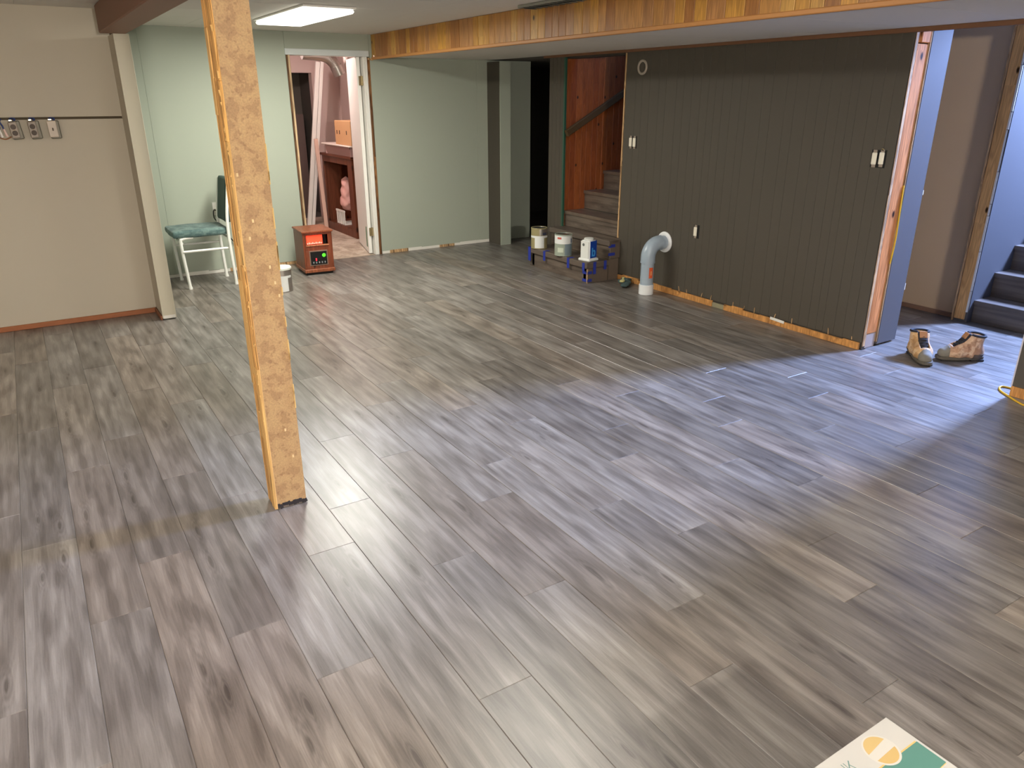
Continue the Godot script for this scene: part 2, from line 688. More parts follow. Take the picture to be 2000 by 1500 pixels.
func _ready() -> void:
	rng.seed = 20240611
	# ------------------------------------------------------------ camera
	var cam := Camera3D.new()
	cam.name = "camera"
	cam.fov = rad_to_deg(2.0 * atan(750.0 / 1454.96))
	cam.position = Vector3(0, 1.57, 0)
	cam.rotation_order = EULER_ORDER_YXZ
	cam.rotation_degrees = Vector3(-21.0857, -32.3555, -0.1058)
	cam.near = 0.05
	cam.far = 60.0
	add_child(cam)
	cam.current = true
	# ------------------------------------------------------------ sky and exposure
	var env := Environment.new()
	var sky := Sky.new()
	var sm := ProceduralSkyMaterial.new()
	sm.sky_top_color = Color(0.42, 0.60, 0.95)
	sm.sky_horizon_color = Color(0.70, 0.80, 0.96)
	sm.ground_bottom_color = Color(0.30, 0.31, 0.30)
	sm.ground_horizon_color = Color(0.62, 0.70, 0.80)
	sm.sky_energy_multiplier = 3.0
	sky.sky_material = sm
	env.background_mode = Environment.BG_SKY
	env.sky = sky
	env.ambient_light_source = Environment.AMBIENT_SOURCE_SKY
	env.tonemap_mode = Environment.TONE_MAPPER_LINEAR
	env.tonemap_exposure = 1.15
	env.sdfgi_enabled = true
	env.ssao_enabled = true
	env.ssil_enabled = true
	var we := WorldEnvironment.new()
	we.name = "world_environment"
	we.environment = env
	add_child(we)
	# daylight coming through the glass of the door at the head of the entry stairs
	area_light("daylight", Vector3(7.60, 2.72, -1.95), Vector3(-1, -0.62, -0.02), Vector2(0.55, 0.85), Color(0.61, 0.73, 1.0), 92.0)

	make_materials()
	build_floor()
	build_shell()
	build_soffit()
	build_right_wall()
	build_entry()
	build_stairs_left()
	build_back_room()
	build_lights()
	build_post()
	build_chair()
	build_heater()
	build_cans()
	build_pipe()
	build_wall_fittings()
	build_boots()
	build_carton()
	clean(self)


func clean(n: Node) -> void:
	if n.has_meta("_seen"):
		n.remove_meta("_seen")
	for c in n.get_children():
		clean(c)


func area_light(called: String, at: Vector3, towards: Vector3, size: Vector2, color: Color, energy: float) -> void:
	var l := AreaLight3D.new()
	l.name = numbered(called)
	add_child(l)
	var up := Vector3.UP if absf(towards.normalized().y) < 0.95 else Vector3.FORWARD
	l.look_at_from_position(at, at + towards, up)
	l.area_size = size
	l.light_color = color
	l.light_energy = energy
	l.shadow_enabled = true
	l.area_range = 20.0
	l.area_attenuation = 2.0


# ---------------------------------------------------------------- the setting
func build_floor() -> void:
	var f := thing("floor", "grey brown oak laminate plank floor across the basement", "floor", Vector3.ZERO, 0.0, "", "structure")
	obj("slab", lohi(Vector3(-2.4, -0.15, -10.6), Vector3(8.2, -0.0085, 3.8)), M.dark_back, f)
	lay_rows(f, -11, 4, -6.28, 0.9, -1.8)
	lay_rows(f, 4, 24, -7.46, 0.9)
	lay_rows(f, 24, 25, -7.46, 0.9, -99.0, 4.46)
	# entry, beyond the wall end
	lay_rows(f, 24, 25, -2.72, -1.78, 4.46)
	lay_rows(f, 25, 33, -3.60, -1.30, -99, 5.76)
	# little hall behind the far corner
	lay_rows(f, 24, 25, -7.46, -6.35, 4.46)
	lay_rows(f, 25, 30, -7.46, -6.35)
	# floor behind the viewer, laid as wide sheets
	obj("floor_sheet", lohi(Vector3(-2.4, -0.008, 0.9), Vector3(4.46, 0.0, 3.8)), mat(rgb(140, 130, 118), 0.45), f)
	obj("floor_sheet", lohi(Vector3(-2.4, -0.008, -6.28), Vector3(-1.8, 0.0, 0.9)), mat(rgb(140, 130, 118), 0.45), f)


func build_shell() -> void:
	# ---- far green wall, around the door
	var w := thing("wall_back", "pale sage green panelled back wall with unfinished bottom edge", "wall", Vector3.ZERO, 0.0, "", "structure")
	var zg := -7.464
	obj("backing", lohi(Vector3(-2.4, 0, zg - 0.11), Vector3(2.262, 2.4, zg - 0.012)), M.green, w)
	obj("backing", lohi(Vector3(3.075, 0, zg - 0.11), Vector3(4.99, 2.4, zg - 0.012)), M.green, w)
	obj("backing", lohi(Vector3(2.262, 1.985, zg - 0.11), Vector3(3.075, 2.4, zg - 0.012)), M.green, w)
	for s in [[0.74, 1.0235, 0.03], [1.0245, 2.255, 0.03], [3.085, 4.2875, 0.028], [4.2885, 4.50, 0.028]]:
		obj("panel", lohi(Vector3(s[0], s[2], zg - 0.012), Vector3(s[1], 2.14, zg), 0.0009), M.green, w)
	obj("panel", lohi(Vector3(2.257, 1.99, zg - 0.012), Vector3(3.083, 2.14, zg), 0.0015), M.green, w)
	# unfinished strip along the foot of the panels: bare plaster and torn wood fibre
	for run in [[0.80, 2.25], [3.09, 4.49]]:
		var x: float = run[0]
		while x < run[1]:
			var l := rng.randf_range(0.05, 0.22)
			var x1 := minf(x + l, run[1])
			var bare := rng.randf() < 0.34
			obj("foot_strip", lohi(Vector3(x, 0.001, zg - 0.012), Vector3(x1, rng.randf_range(0.026, 0.036), zg - rng.randf_range(0.001, 0.004) + 0.003)), M.raw_edge if bare else M.plaster, w)
			x = x1
	# ---- beige bump-out on the left with its gap between upper and lower sheet
	var b := thing("wall_left", "beige wall board on the left with a dark gap across it", "wall", Vector3.ZERO, 0.0, "", "structure")
	obj("backing", lohi(Vector3(-2.4, 0, -7.464), Vector3(0.765, 2.4, -6.30)), mat(rgb(96, 84, 66), 0.9), b)
	obj("lower_sheet", lohi(Vector3(-2.4, 0.036, -6.30), Vector3(0.69, 1.430, -6.28), 0.001), M.beige, b)
	obj("upper_sheet", lohi(Vector3(-2.4, 1.446, -6.30), Vector3(0.69, 2.16, -6.28), 0.001), M.beige, b)
	var col := thing("wall_column", "narrow beige wall end under the brown ceiling beam", "column", Vector3.ZERO, 0.0, "", "structure")
	obj("side_face", lohi(Vector3(0.678, 0.036, -6.30), Vector3(0.69, 1.965, -5.99)), M.beige, col)
	obj("end_face", lohi(Vector3(0.678, 0.012, -6.00), Vector3(0.774, 1.965, -5.985), 0.001), M.column, col)
	obj("core", lohi(Vector3(0.69, 0.004, -7.46), Vector3(0.772, 1.965, -6.0)), M.green, col)
	obj("bare_patch", lohi(Vector3(0.684, 0.012, -5.9855), Vector3(0.768, 0.035, -5.9835)), M.plaster, col)
	var base := thing("baseboard_left", "thin reddish brown wood strip at the foot of beige wall", "baseboard", Vector3.ZERO, 0.0, "", "structure")
	obj("strip", lohi(Vector3(-2.4, 0.0, -6.296), Vector3(0.672, 0.036, -6.266), 0.003), mat(rgb(160, 98, 60), 0.55), base)
	obj("return_strip", lohi(Vector3(0.664, 0.0, -6.264), Vector3(0.678, 0.034, -5.99), 0.003), M.brown_trim, base)
	# ---- unseen sides of the room
	struct("wall_side", lohi(Vector3(-2.5, 0, -6.3), Vector3(-2.4, 2.4, 3.8)), M.beige, "beige side wall out of view on the left", "wall")
	struct("wall_front", lohi(Vector3(-2.5, 0, 3.8), Vector3(4.6, 2.4, 3.9)), M.beige, "beige wall behind the viewer", "wall")
	# ---- ceiling of tiles
	var c := thing("ceiling", "off white ceiling of large flush tiles", "ceiling", Vector3.ZERO, 0.0, "", "structure")
	obj("deck", lohi(Vector3(-2.5, CEI + 0.012, -7.6), Vector3(3.25, CEI + 0.12, 3.9)), M.ceil_gap, c)
	var xs := [-2.4, -1.06, 0.16, 1.38, 2.60, 3.11]
	for i in xs.size() - 1:
		var z := -7.81
		while z < 3.8:
			var z0 := maxf(z, -7.464)
			var z1 := minf(z + 0.61, 3.8)
			obj("tile", lohi(Vector3(xs[i] + 0.001, CEI, z0 + 0.001), Vector3(xs[i + 1] - 0.001, CEI + 0.012, z1 - 0.001), 0.0015), M.ceiling, c)
			z += 0.61
	# ---- beam over the post
	var bm := thing("ceiling_beam", "reddish brown boxed ceiling beam running to the column", "beam")
	obj("beam_box", lohi(Vector3(0.602, 1.966, -6.03), Vector3(0.762, 2.134, 3.7), 0.006), M.beam, bm)
	# ---- wall stub at the right end of the green wall and the hall behind it
	var s := thing("wall_corner", "pale green wall end beside the dark hall opening", "wall", Vector3.ZERO, 0.0, "", "structure")
	obj("core", lohi(Vector3(4.418, 0.0, -7.464), Vector3(4.548, 1.915, -7.21)), M.dark, s)
	obj("end_panel", lohi(Vector3(4.418, 0.0, -7.21), Vector3(4.55, 1.915, -7.20), 0.001), M.green, s)
	var h := thing("wall_hall", "dark olive hall wall beside a black doorway", "wall", Vector3.ZERO, 0.0, "", "structure")
	obj("panel", lohi(Vector3(4.55, 0.0, -7.52), Vector3(4.99, 2.0, -7.49), 0.001), M.dark, h)
	var yy := 0.0
	while yy < 1.95:
		var dy := rng.randf_range(0.05, 0.16)
		obj("torn_edge", lohi(Vector3(4.985, yy, -7.495), Vector3(4.990 + rng.randf_range(0.002, 0.009), minf(yy + dy, 2.0), -7.487)), mat(rgb(150, 142, 118), 0.8), h)
		yy += dy
	obj("side_wall", lohi(Vector3(4.99, 0, -9.2), Vector3(5.02, 2.2, -7.53)), M.void_wall, h)
	obj("far_wall", lohi(Vector3(4.9, 0, -9.3), Vector3(6.6, 2.2, -9.2)), M.void_wall, h)
	obj("end_wall", lohi(Vector3(6.5, 0, -9.3), Vector3(6.6, 2.2, -6.2)), M.void_wall, h)
	obj("hall_ceiling", lohi(Vector3(4.46, SOF, -9.3), Vector3(6.6, SOF + 0.05, -6.2)), M.void_wall, h)
	obj("room_floor", lohi(Vector3(4.9, -0.01, -9.3), Vector3(6.6, -0.001, -7.47)), M.void_wall, h)


func build_soffit() -> void:
	var s := thing("ceiling_soffit", "low soffit faced with upright pine boards under the ceiling", "soffit", Vector3.ZERO, 0.0, "", "structure")
	obj("core", lohi(Vector3(3.13, SOF + 0.012, -7.46), Vector3(4.47, 2.40, 3.8)), M.ceil_gap, s)
	# pine boards
	var z := -7.455
	var i := 0
	while z < 0.6:
		var w := 0.080 + rng.randf_range(-0.009, 0.009)
		if rng.randf() < 0.22 and z < -4.9:
			w = 0.15
		elif rng.randf() < 0.3 and z > -3.8:
			w = 0.125
		var proud := rng.randf_range(0.0, 0.0025)
		obj("board", lohi(Vector3(3.106 - proud, 1.926, z + 0.0012), Vector3(3.130, 2.1335, z + w - 0.0012), 0.0022), M.pine[rng.randi() % M.pine.size()], s)
		z += w
		i += 1
	obj("board_backing", lohi(Vector3(3.112, 1.926, z), Vector3(3.13, 2.134, 3.8)), M.pine[0], s)
	obj("lower_trim", lohi(Vector3(3.098, 1.911, -7.455), Vector3(3.128, 1.9345, 3.8), 0.004), mat(rgb(178, 124, 68), 0.5), s)
	# underside tiles
	var zz := -7.60
	while zz < 3.8:
		var z0 := maxf(zz, -7.46)
		obj("tile", lohi(Vector3(3.13, SOF, z0 + 0.0012), Vector3(4.47, SOF + 0.012, minf(zz + 0.61, 3.8) - 0.0012), 0.002), M.ceiling, s)
		zz += 0.61
	# dark wood strips where it meets the panelled wall
	obj("rear_trim", lohi(Vector3(4.432, 1.913, -6.42), Vector3(4.459, 1.9345, -3.55), 0.002), M.dark_trim, s)
	obj("rear_trim", lohi(Vector3(4.428, 1.909, -3.549), Vector3(4.459, 1.9345, 1.5), 0.002), M.dark_trim, s)
	# grey slatted panel standing for an unclear dark shape against the pine
	var v := thing("ceiling_slat_panel", "dark grey slatted panel tight against the pine boards", "vent")
	obj("frame", lohi(Vector3(2.975, 2.117, -4.62), Vector3(3.100, 2.1335, -4.02), 0.003), mat(rgb(128, 128, 118), 0.7), v)
	for k in 9:
		obj("slat", bx(Vector3(3.038, 2.1145, -4.575 + k * 0.064), Vector3(0.095, 0.002, 0.045), 0.0, Basis(Vector3.RIGHT, 0.25)), mat(rgb(112, 112, 104), 0.7), v)


func build_right_wall() -> void:
	var w := thing("wall_right", "dark brown grey grooved panel wall on the right", "wall", Vector3.ZERO, 0.0, "", "structure")
	obj("backing", lohi(Vector3(4.468, 0.0, -5.235), Vector3(4.50, 1.934, -2.725)), M.dark_back, w)
	obj("core", lohi(Vector3(4.50, 0.0, -5.235), Vector3(4.83, 2.05, -2.80)), M.dark_back, w)
	var cuts := [-5.228, -5.10, -5.02, -4.93, -4.82, -4.74, -4.62, -4.54, -4.45, -4.36, -4.28, -4.21, -4.136, -4.053, -3.965, -3.901, -3.768, -3.688, -3.57, -3.494, -3.395, -3.311, -3.23, -3.15, -3.084, -3.029, -2.944, -2.872, -2.802, -2.728]
	for i in cuts.size() - 1:
		obj("board", lohi(Vector3(4.462, 0.046 + rng.randf_range(0.0, 0.005), cuts[i] + 0.0007), Vector3(4.469, 1.933, cuts[i + 1] - 0.0007), 0.0010), M.dark, w)
	# bare sill plate along the foot
	var s := thing("trim_1", "bare orange wood sill strip along the foot of dark panelling", "trim", Vector3.ZERO, 0.0, "", "structure")
	var z := -5.20
	while z < -2.735:
		var l := rng.randf_range(0.06, 0.26)
		var z1 := minf(z + l, -2.735)
		if z < -4.035 and z1 > -4.035:
			z1 = -4.035
		if z >= -4.036 and z < -3.92:
			z1 = -3.911
			obj("grey_filler", lohi(Vector3(4.452, 0.0, z), Vector3(4.462, 0.036, z1), 0.001), mat(rgb(140, 134, 108), 0.8), s)
		else:
			obj("sill_piece", lohi(Vector3(4.446, 0.0, z), Vector3(4.4615, rng.randf_range(0.040, 0.056), z1), 0.002), M.sill, s)
		z = z1
	for zz in [-4.42, -4.33, -4.16, -4.06, -3.83, -3.72, -3.62, -3.43, -3.28, -2.98, -2.80]:
		obj("splinter", bx(Vector3(4.459, 0.064, zz), Vector3(0.003, rng.randf_range(0.02, 0.045), 0.005), 0.0, Basis(Vector3.RIGHT, rng.randf_range(-0.3, 0.3))), M.raw_edge, s)
	obj("white_chip", bx(Vector3(4.444, 0.043, -3.395), Vector3(0.004, 0.020, 0.125), 0.001, Basis(Vector3.RIGHT, 0.05)), M.white, s, Vector3.ZERO, "white chip of old trim")
	# pale raw edge at the stair opening
	struct("trim_2", lohi(Vector3(4.458, 0.37, -5.246), Vector3(4.500, 1.912, -5.232), 0.001), M.raw_edge, "thin pale raw edge of dark panelling at stair opening", "trim")
	# the open wall end: panel edge, stud, block, painted board
	var e := thing("trim_3", "exposed wall end with bare stud and blue grey board", "trim", Vector3.ZERO, 0.0, "", "structure")
	obj("panel_edge", lohi(Vector3(4.470, 0.02, -2.733), Vector3(4.497, 1.92, -2.722), 0.001), M.raw_edge, e)
	obj("stud", lohi(Vector3(4.499, 0.10, -2.80), Vector3(4.612, 1.852, -2.724), 0.004), M.stud, e)
	obj("stud_foot", lohi(Vector3(4.502, 0.0, -2.80), Vector3(4.610, 0.10, -2.727), 0.004), mat(rgb(168, 152, 142), 0.8), e)
	obj("header_block", lohi(Vector3(4.528, 1.858, -2.80), Vector3(4.618, 2.04, -2.721), 0.004), M.stud, e)
	obj("painted_board", lohi(Vector3(4.626, 0.012, -2.80), Vector3(4.836, 2.05, -2.717), 0.003), M.slate, e)
	obj("board_edge", lohi(Vector3(4.616, 0.03, -2.735), Vector3(4.6255, 2.03, -2.719), 0.001), M.raw_edge, e)
	var y := 0.02
	while y < 2.0:
		var dy := rng.randf_range(0.03, 0.12)
		if rng.randf() < 0.25:
			obj("chipped_edge", lohi(Vector3(4.832, y, -2.722), Vector3(4.8375 + rng.randf_range(0.0, 0.003), y + dy * 0.7, -2.716)), M.plaster, e)
		y += dy
	var cb := obj("yellow_cable", tube(curve([Vector3(4.614, 1.05, -2.722), Vector3(4.616, 0.86, -2.717), Vector3(4.621, 0.70, -2.716), Vector3(4.617, 0.56, -2.722)], 6), 0.005, 8), M.cable_yellow)
	tag(cb, "yellow cable running down beside the bare stud", "cable")
	# wall carrying on towards the viewer beyond the opening
	var r := thing("wall_right_near", "dark panelled wall end at the right edge of picture", "wall", Vector3.ZERO, 0.0, "", "structure")
	obj("core", lohi(Vector3(4.432, 0.06, -1.772), Vector3(4.54, 2.2, 3.8)), M.dark, r)
	var zc := -1.778
	while zc < 1.5:
		var wd := rng.randf_range(0.07, 0.13)
		obj("board", lohi(Vector3(4.424, 0.062, zc + 0.0018), Vector3(4.432, 1.933, zc + wd - 0.0018), 0.002), M.dark, r)
		zc += wd
	obj("corner_edge", lohi(Vector3(4.426, 0.062, -1.784), Vector3(4.54, 2.0, -1.7735), 0.001), mat(rgb(196, 190, 196), 0.6), r)
	obj("sill_piece", lohi(Vector3(4.428, 0.0, -1.782), Vector3(4.54, 0.062, 3.8), 0.003), M.sill, r)
	var lp := obj("yellow_cable", tube(curve([Vector3(4.55, 0.006, -1.80), Vector3(4.53, 0.006, -1.87), Vector3(4.46, 0.006, -1.845), Vector3(4.405, 0.006, -1.775), Vector3(4.36, 0.006, -1.71), Vector3(4.33, 0.006, -1.64), Vector3(4.31, 0.006, -1.45)], 8), 0.0055, 8), M.cable_yellow)
	tag(lp, "yellow cable looped on the floor around the wall end", "cable")


func stair(parent: Node3D, nosing: Array, top: Array, z0: float, z1: float, mats_t: Material, mats_r: Material) -> void:
	# treads as boards running along z, rising towards +x
	for i in nosing.size():
		var x0: float = nosing[i]
		var x1: float = (nosing[i + 1] + 0.02) if i + 1 < nosing.size() else x0 + 0.25
		var y: float = top[i]
		var yb: float = 0.0 if i == 0 else top[i - 1]
		var tr := obj("tread", plank_mesh(x1 - x0, z1 - z0, 0.03, 0.1, 0.9, 0.05, 0.75), mats_t, parent, Vector3((x0 + x1) * 0.5, y - 0.03, (z0 + z1) * 0.5))
		var ri := obj("riser", plank_mesh(y - 0.031 - yb, z1 - z0, 0.02, 0.0, 0.9, 0.2, 0.9), mats_r, parent, Vector3(x0 + 0.034, (y - 0.03 + yb) * 0.5, (z0 + z1) * 0.5))
		ri.rotation.z = PI / 2.0
		tr.set_meta("_k", i)
		tr.remove_meta("_k")


func build_entry() -> void:
	# tan wall seen through the opening
	var t := thing("wall_entry", "tan wall beyond the opening beside the bare stud", "wall", Vector3.ZERO, 0.0, "", "structure")
	obj("board", lohi(Vector3(5.76, 0.03, -3.6), Vector3(5.80, 2.5, -2.785)), M.tan, t)
	obj("north_wall", lohi(Vector3(4.5, 0, -3.7), Vector3(5.9, 2.5, -3.6)), M.tan, t)
	obj("entry_ceiling", lohi(Vector3(4.54, 2.25, -3.7), Vector3(5.72, 2.35, -1.2)), M.ceiling, t)
	obj("south_wall", lohi(Vector3(4.5, 0, -1.30), Vector3(8.2, 4.2, -1.2)), M.slate, t)
	var bs := obj("baseboard_entry", lohi(Vector3(5.738, 0.0, -3.6), Vector3(5.76, 0.032, -2.80), 0.003), mat(rgb(132, 100, 80), 0.6))
	tag(bs, "low brown strip at the foot of tan wall", "baseboard", "", "structure")
	# stud at the foot of the stairs
	var s := thing("trim_4", "bare knotty pine stud beside the entry stairs", "trim", Vector3.ZERO, 0.0, "", "structure")
	obj("stud", lohi(Vector3(5.682, 0.02, -2.782), Vector3(5.76, 2.25, -2.706), 0.003), M.stud2, s)
	obj("near_edge", lohi(Vector3(5.676, 0.0, -2.796), Vector3(5.735, 2.25, -2.7835), 0.001), M.raw_edge, s)
	var y := 0.08
	while y < 2.2:
		var dy := rng.randf_range(0.06, 0.3)
		obj("plaster_edge", lohi(Vector3(5.680, y, -2.705), Vector3(5.69, minf(y + dy - 0.004, 2.22), -2.692 + rng.randf_range(-0.006, 0.002))), M.plaster, s)
		y += dy
	# stairwell walls
	var w := thing("wall_stairwell", "blue grey painted wall along the entry stairs", "wall", Vector3.ZERO, 0.0, "", "structure")
	obj("board", lohi(Vector3(5.691, 0.0, -2.80), Vector3(8.2, 4.2, -2.688)), M.slate, w)
	obj("top", lohi(Vector3(5.6, 4.2, -2.9), Vector3(8.3, 4.3, -1.2)), M.ceiling, w)
	obj("upper_front", lohi(Vector3(5.60, 2.25, -2.8), Vector3(5.70, 4.2, -1.2)), M.ceiling, w)
	# door wall at the head of the stairs with the glazed opening
	obj("head_wall", lohi(Vector3(7.66, 1.0, -2.8), Vector3(7.76, 2.28, -1.2)), M.slate, w)
	obj("head_wall", lohi(Vector3(7.66, 3.16, -2.8), Vector3(7.76, 4.2, -1.2)), M.slate, w)
	obj("head_wall", lohi(Vector3(7.66, 2.28, -2.8), Vector3(7.76, 3.16, -2.24)), M.slate, w)
	obj("head_wall", lohi(Vector3(7.66, 2.28, -1.66), Vector3(7.76, 3.16, -1.2)), M.slate, w)
	var g := mat(Color(0.9, 0.95, 1.0, 0.06), 0.02)
	g.transparency = BaseMaterial3D.TRANSPARENCY_ALPHA
	struct("window_1", lohi(Vector3(7.70, 2.28, -2.24), Vector3(7.706, 3.16, -1.66)), g, "clear glass pane at the head of the entry stairs", "window")
	# stairs
	var st := thing("entry_staircase", "brown staircase rising to the right beside blue grey wall", "staircase", Vector3.ZERO, 0.0, "", "structure")
	var nos := []
	var tops := []
	for i in 9:
		nos.append(5.736 + i * 0.208)
		tops.append(0.165 + i * 0.181)
	stair(st, nos, tops, -2.688, -1.3, dim_stair_mat(4), dim_stair_mat(1))
	obj("carriage", prism([Vector2(5.80, 0.0), Vector2(7.66, 1.40), Vector2(7.66, 0.0)], 1.3, Transform3D(Basis(Vector3(1, 0, 0), Vector3(0, 0, 1), Vector3(0, 1, 0)), Vector3(0, 0, -2.66))), M.dark_back, st)


func dim_stair_mat(k: int) -> StandardMaterial3D:
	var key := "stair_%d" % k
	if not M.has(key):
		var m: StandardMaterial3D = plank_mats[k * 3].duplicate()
		m.albedo_color = Color(0.80, 0.745, 0.70)  # browner laminate, also darkened: the dim light on the stairs is in the tint
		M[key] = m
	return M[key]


func build_stairs_left() -> void:
	# wall strip and dark green edge left of the stair opening
	var p := thing("wall_stair_left", "grooved dark wall strip left of the pine staircase", "wall", Vector3.ZERO, 0.0, "", "structure")
	obj("backing", lohi(Vector3(4.47, 0, -6.36), Vector3(4.56, 1.934, -6.125)), M.dark_back, p)
	for s in [[-6.355, -6.30], [-6.297, -6.235], [-6.232, -6.175], [-6.172, -6.115]]:
		obj("board", lohi(Vector3(4.462, 0.0, s[0]), Vector3(4.472, 1.934, s[1]), 0.002), M.dark, p)
	obj("green_edge", lohi(Vector3(4.456, 0.36, -6.113), Vector3(4.48, 1.91, -6.094), 0.001), mat(rgb(40, 84, 66), 0.5), p, Vector3.ZERO, "dark green painted edge")
	# pine boarded side of the stairwell
	var w := thing("wall_stair_pine", "orange knotty pine boards along the carpeted inner stairs", "wall", Vector3.ZERO, 0.0, "", "structure")
	obj("backing", lohi(Vector3(4.47, 0, -6.20), Vector3(7.6, 4.0, -6.132)), M.dark_back, w)
	var x := 4.483
	var i := 0
	while x < 6.2:
		var wd := 0.064 + rng.randf_range(-0.006, 0.012)
		obj("board", lohi(Vector3(x + 0.001, 0.2, -6.132), Vector3(x + wd - 0.001, 3.2, -6.12 + rng.randf_range(0.0, 0.002)), 0.002), M.stair_pine[rng.randi() % 3], w)
		x += wd
		i += 1
	w = thing("wall_stair_inner", "dark plain far side of the inner stairwell", "wall", Vector3.ZERO, 0.0, "", "structure")
	obj("far_side", lohi(Vector3(4.84, 0, -5.24), Vector3(7.6, 4.0, -5.18)), M.dark_back, w)
	obj("lid", lohi(Vector3(4.4, 3.2, -6.2), Vector3(7.6, 3.3, -5.18)), M.dark_back, w)
	obj("end", lohi(Vector3(6.7, 0, -6.2), Vector3(6.8, 3.3, -5.18)), M.dark_back, w)
	obj("front_header", lohi(Vector3(4.48, 1.9, -6.2), Vector3(4.6, 3.3, -5.18)), M.dark_back, w)
	# handrail
	var hr := thing("handrail", "dark green handrail rising along the pine stair wall", "handrail")
	obj("rail", bx(Vector3(4.95, 1.50, -6.055), Vector3(1.12, 0.062, 0.035), 0.006, Basis(Vector3.BACK, atan2(0.356, 0.676))), mat(rgb(84, 66, 44), 0.8, 0.0, 0.2), hr)
	for a in [[4.60, 1.315], [5.25, 1.657]]:
		obj("bracket", bx(Vector3(a[0], a[1] - 0.035, -6.095), Vector3(0.02, 0.03, 0.055), 0.003), M.brass, hr)
	# steps
	var st := thing("inner_staircase", "laminate staircase with dimness in its tint rising past the pine boards", "staircase", Vector3.ZERO, 0.0, "", "structure")
	var nos := [4.49, 4.735, 4.975, 5.215, 5.455, 5.695, 5.935]
	var tops := [0.51, 0.69, 0.87, 1.05, 1.23, 1.41, 1.59]
	for k in nos.size():
		var yb: float = 0.36 if k == 0 else tops[k - 1]
		var x1: float = nos[k + 1] + 0.03 if k + 1 < nos.size() else nos[k] + 0.25
		obj("tread", plank_mesh(x1 - nos[k], 0.878, 0.03, 0.1, 0.9, 0.05, 0.75), dim_stair_mat(2), st, Vector3((nos[k] + x1) * 0.5, tops[k] - 0.03, -5.68))
		var r := obj("riser", plank_mesh(tops[k] - 0.031 - yb, 0.878, 0.02, 0.0, 0.9, 0.2, 0.9), dim_stair_mat(3), st, Vector3(nos[k] + 0.034, (tops[k] - 0.03 + yb) * 0.5, -5.68))
		r.rotation.z = PI / 2.0
	obj("carriage", prism([Vector2(4.53, 0.36), Vector2(6.2, 1.55), Vector2(6.2, 0.0), Vector2(4.53, 0.0)], 0.86, Transform3D(Basis(Vector3(1, 0, 0), Vector3(0, 0, 1), Vector3(0, 1, 0)), Vector3(0, 0, -6.11))), M.dark_back, st)
	# wide bottom steps wrapped in laminate, nosings held with tape
	var b := thing("bottom_step", "wide laminate bottom step patched with blue tape", "step", Vector3(4.08, 0, -5.66))
	var b2 := thing("second_step", "narrow second step behind the paint cans", "step", Vector3(4.08, 0, -5.66))
	var side := dim_stair_mat(3)
	obj("lower_core", lohi(Vector3(0.03, 0.0, -0.46), Vector3(0.255, 0.165, 0.44)), M.dark_back, b)
	obj("lower_tread", plank_mesh(0.262, 0.94, 0.02, 0.05, 0.95, 0.0, 0.75), dim_stair_mat(6), b, Vector3(0.126, 0.168, 0.0))
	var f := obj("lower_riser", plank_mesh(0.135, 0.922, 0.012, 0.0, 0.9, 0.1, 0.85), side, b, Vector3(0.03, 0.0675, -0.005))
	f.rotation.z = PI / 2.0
	obj("lower_nosing", bx(Vector3(0.008, 0.161, 0.0), Vector3(0.03, 0.052, 0.945), 0.006), dim_stair_mat(5), b)
	obj("side_nosing", bx(Vector3(0.135, 0.161, 0.462), Vector3(0.235, 0.052, 0.022), 0.005), dim_stair_mat(5), b)
	obj("side_panel", bx(Vector3(0.14, 0.067, 0.447), Vector3(0.23, 0.134, 0.012), 0.001), M.laminate, b)
	obj("upper_core", lohi(Vector3(0.275, 0.191, -0.45), Vector3(0.40, 0.335, 0.44)), M.dark_back, b2)
	obj("under_core", lohi(Vector3(0.262, 0.0, -0.45), Vector3(0.376, 0.19, 0.452)), M.laminate, b2)
	obj("upper_tread", plank_mesh(0.22, 0.93, 0.02, 0.05, 0.95, 0.0, 0.75), dim_stair_mat(0), b2, Vector3(0.36, 0.338, 0.0))
	var ur := obj("upper_riser", plank_mesh(0.118, 0.91, 0.012, 0.0, 0.9, 0.1, 0.85), dim_stair_mat(7), b2, Vector3(0.278, 0.251, 0.0))
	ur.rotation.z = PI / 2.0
	obj("upper_nosing", bx(Vector3(0.258, 0.334, 0.0), Vector3(0.03, 0.05, 0.935), 0.006), dim_stair_mat(5), b2)
	obj("upper_side", bx(Vector3(0.325, 0.273, 0.452), Vector3(0.115, 0.160, 0.016), 0.003), M.laminate, b2)
	# strips of blue tape
	for a in [[-0.44, 0.045, 0.13], [-0.185, 0.035, 0.09], [0.20, 0.035, 0.09]]:
		obj("blue_tape", bx(Vector3(-0.0085, 0.187 - a[2] * 0.5, a[0] + 0.0), Vector3(0.002, a[2], a[1])), M.tape, b)
		obj("blue_tape", bx(Vector3(0.02, 0.1895, a[0]), Vector3(0.06, 0.0015, a[1])), M.tape, b)
	obj("blue_tape", bx(Vector3(0.0225, 0.03, -0.412), Vector3(0.004, 0.03, 0.085)), M.tape, b)
	for z in [-0.408, 0.42]:
		obj("blue_tape", bx(Vector3(0.019, 0.075, z), Vector3(0.002, 0.12, 0.035)), M.tape, b)
	obj("blue_tape", bx(Vector3(-0.0085, 0.15, 0.43), Vector3(0.002, 0.07, 0.035)), M.tape, b)
	for y in [0.092, 0.022]:
		obj("blue_tape", bx(Vector3(0.018, y, 0.425), Vector3(0.004, 0.026, 0.075)), M.tape, b)
		obj("blue_tape", bx(Vector3(0.045, y, 0.4545), Vector3(0.055, 0.026, 0.002)), M.tape, b)
	obj("blue_tape", bx(Vector3(0.085, 0.135, 0.4745), Vector3(0.032, 0.11, 0.002)), M.tape, b)
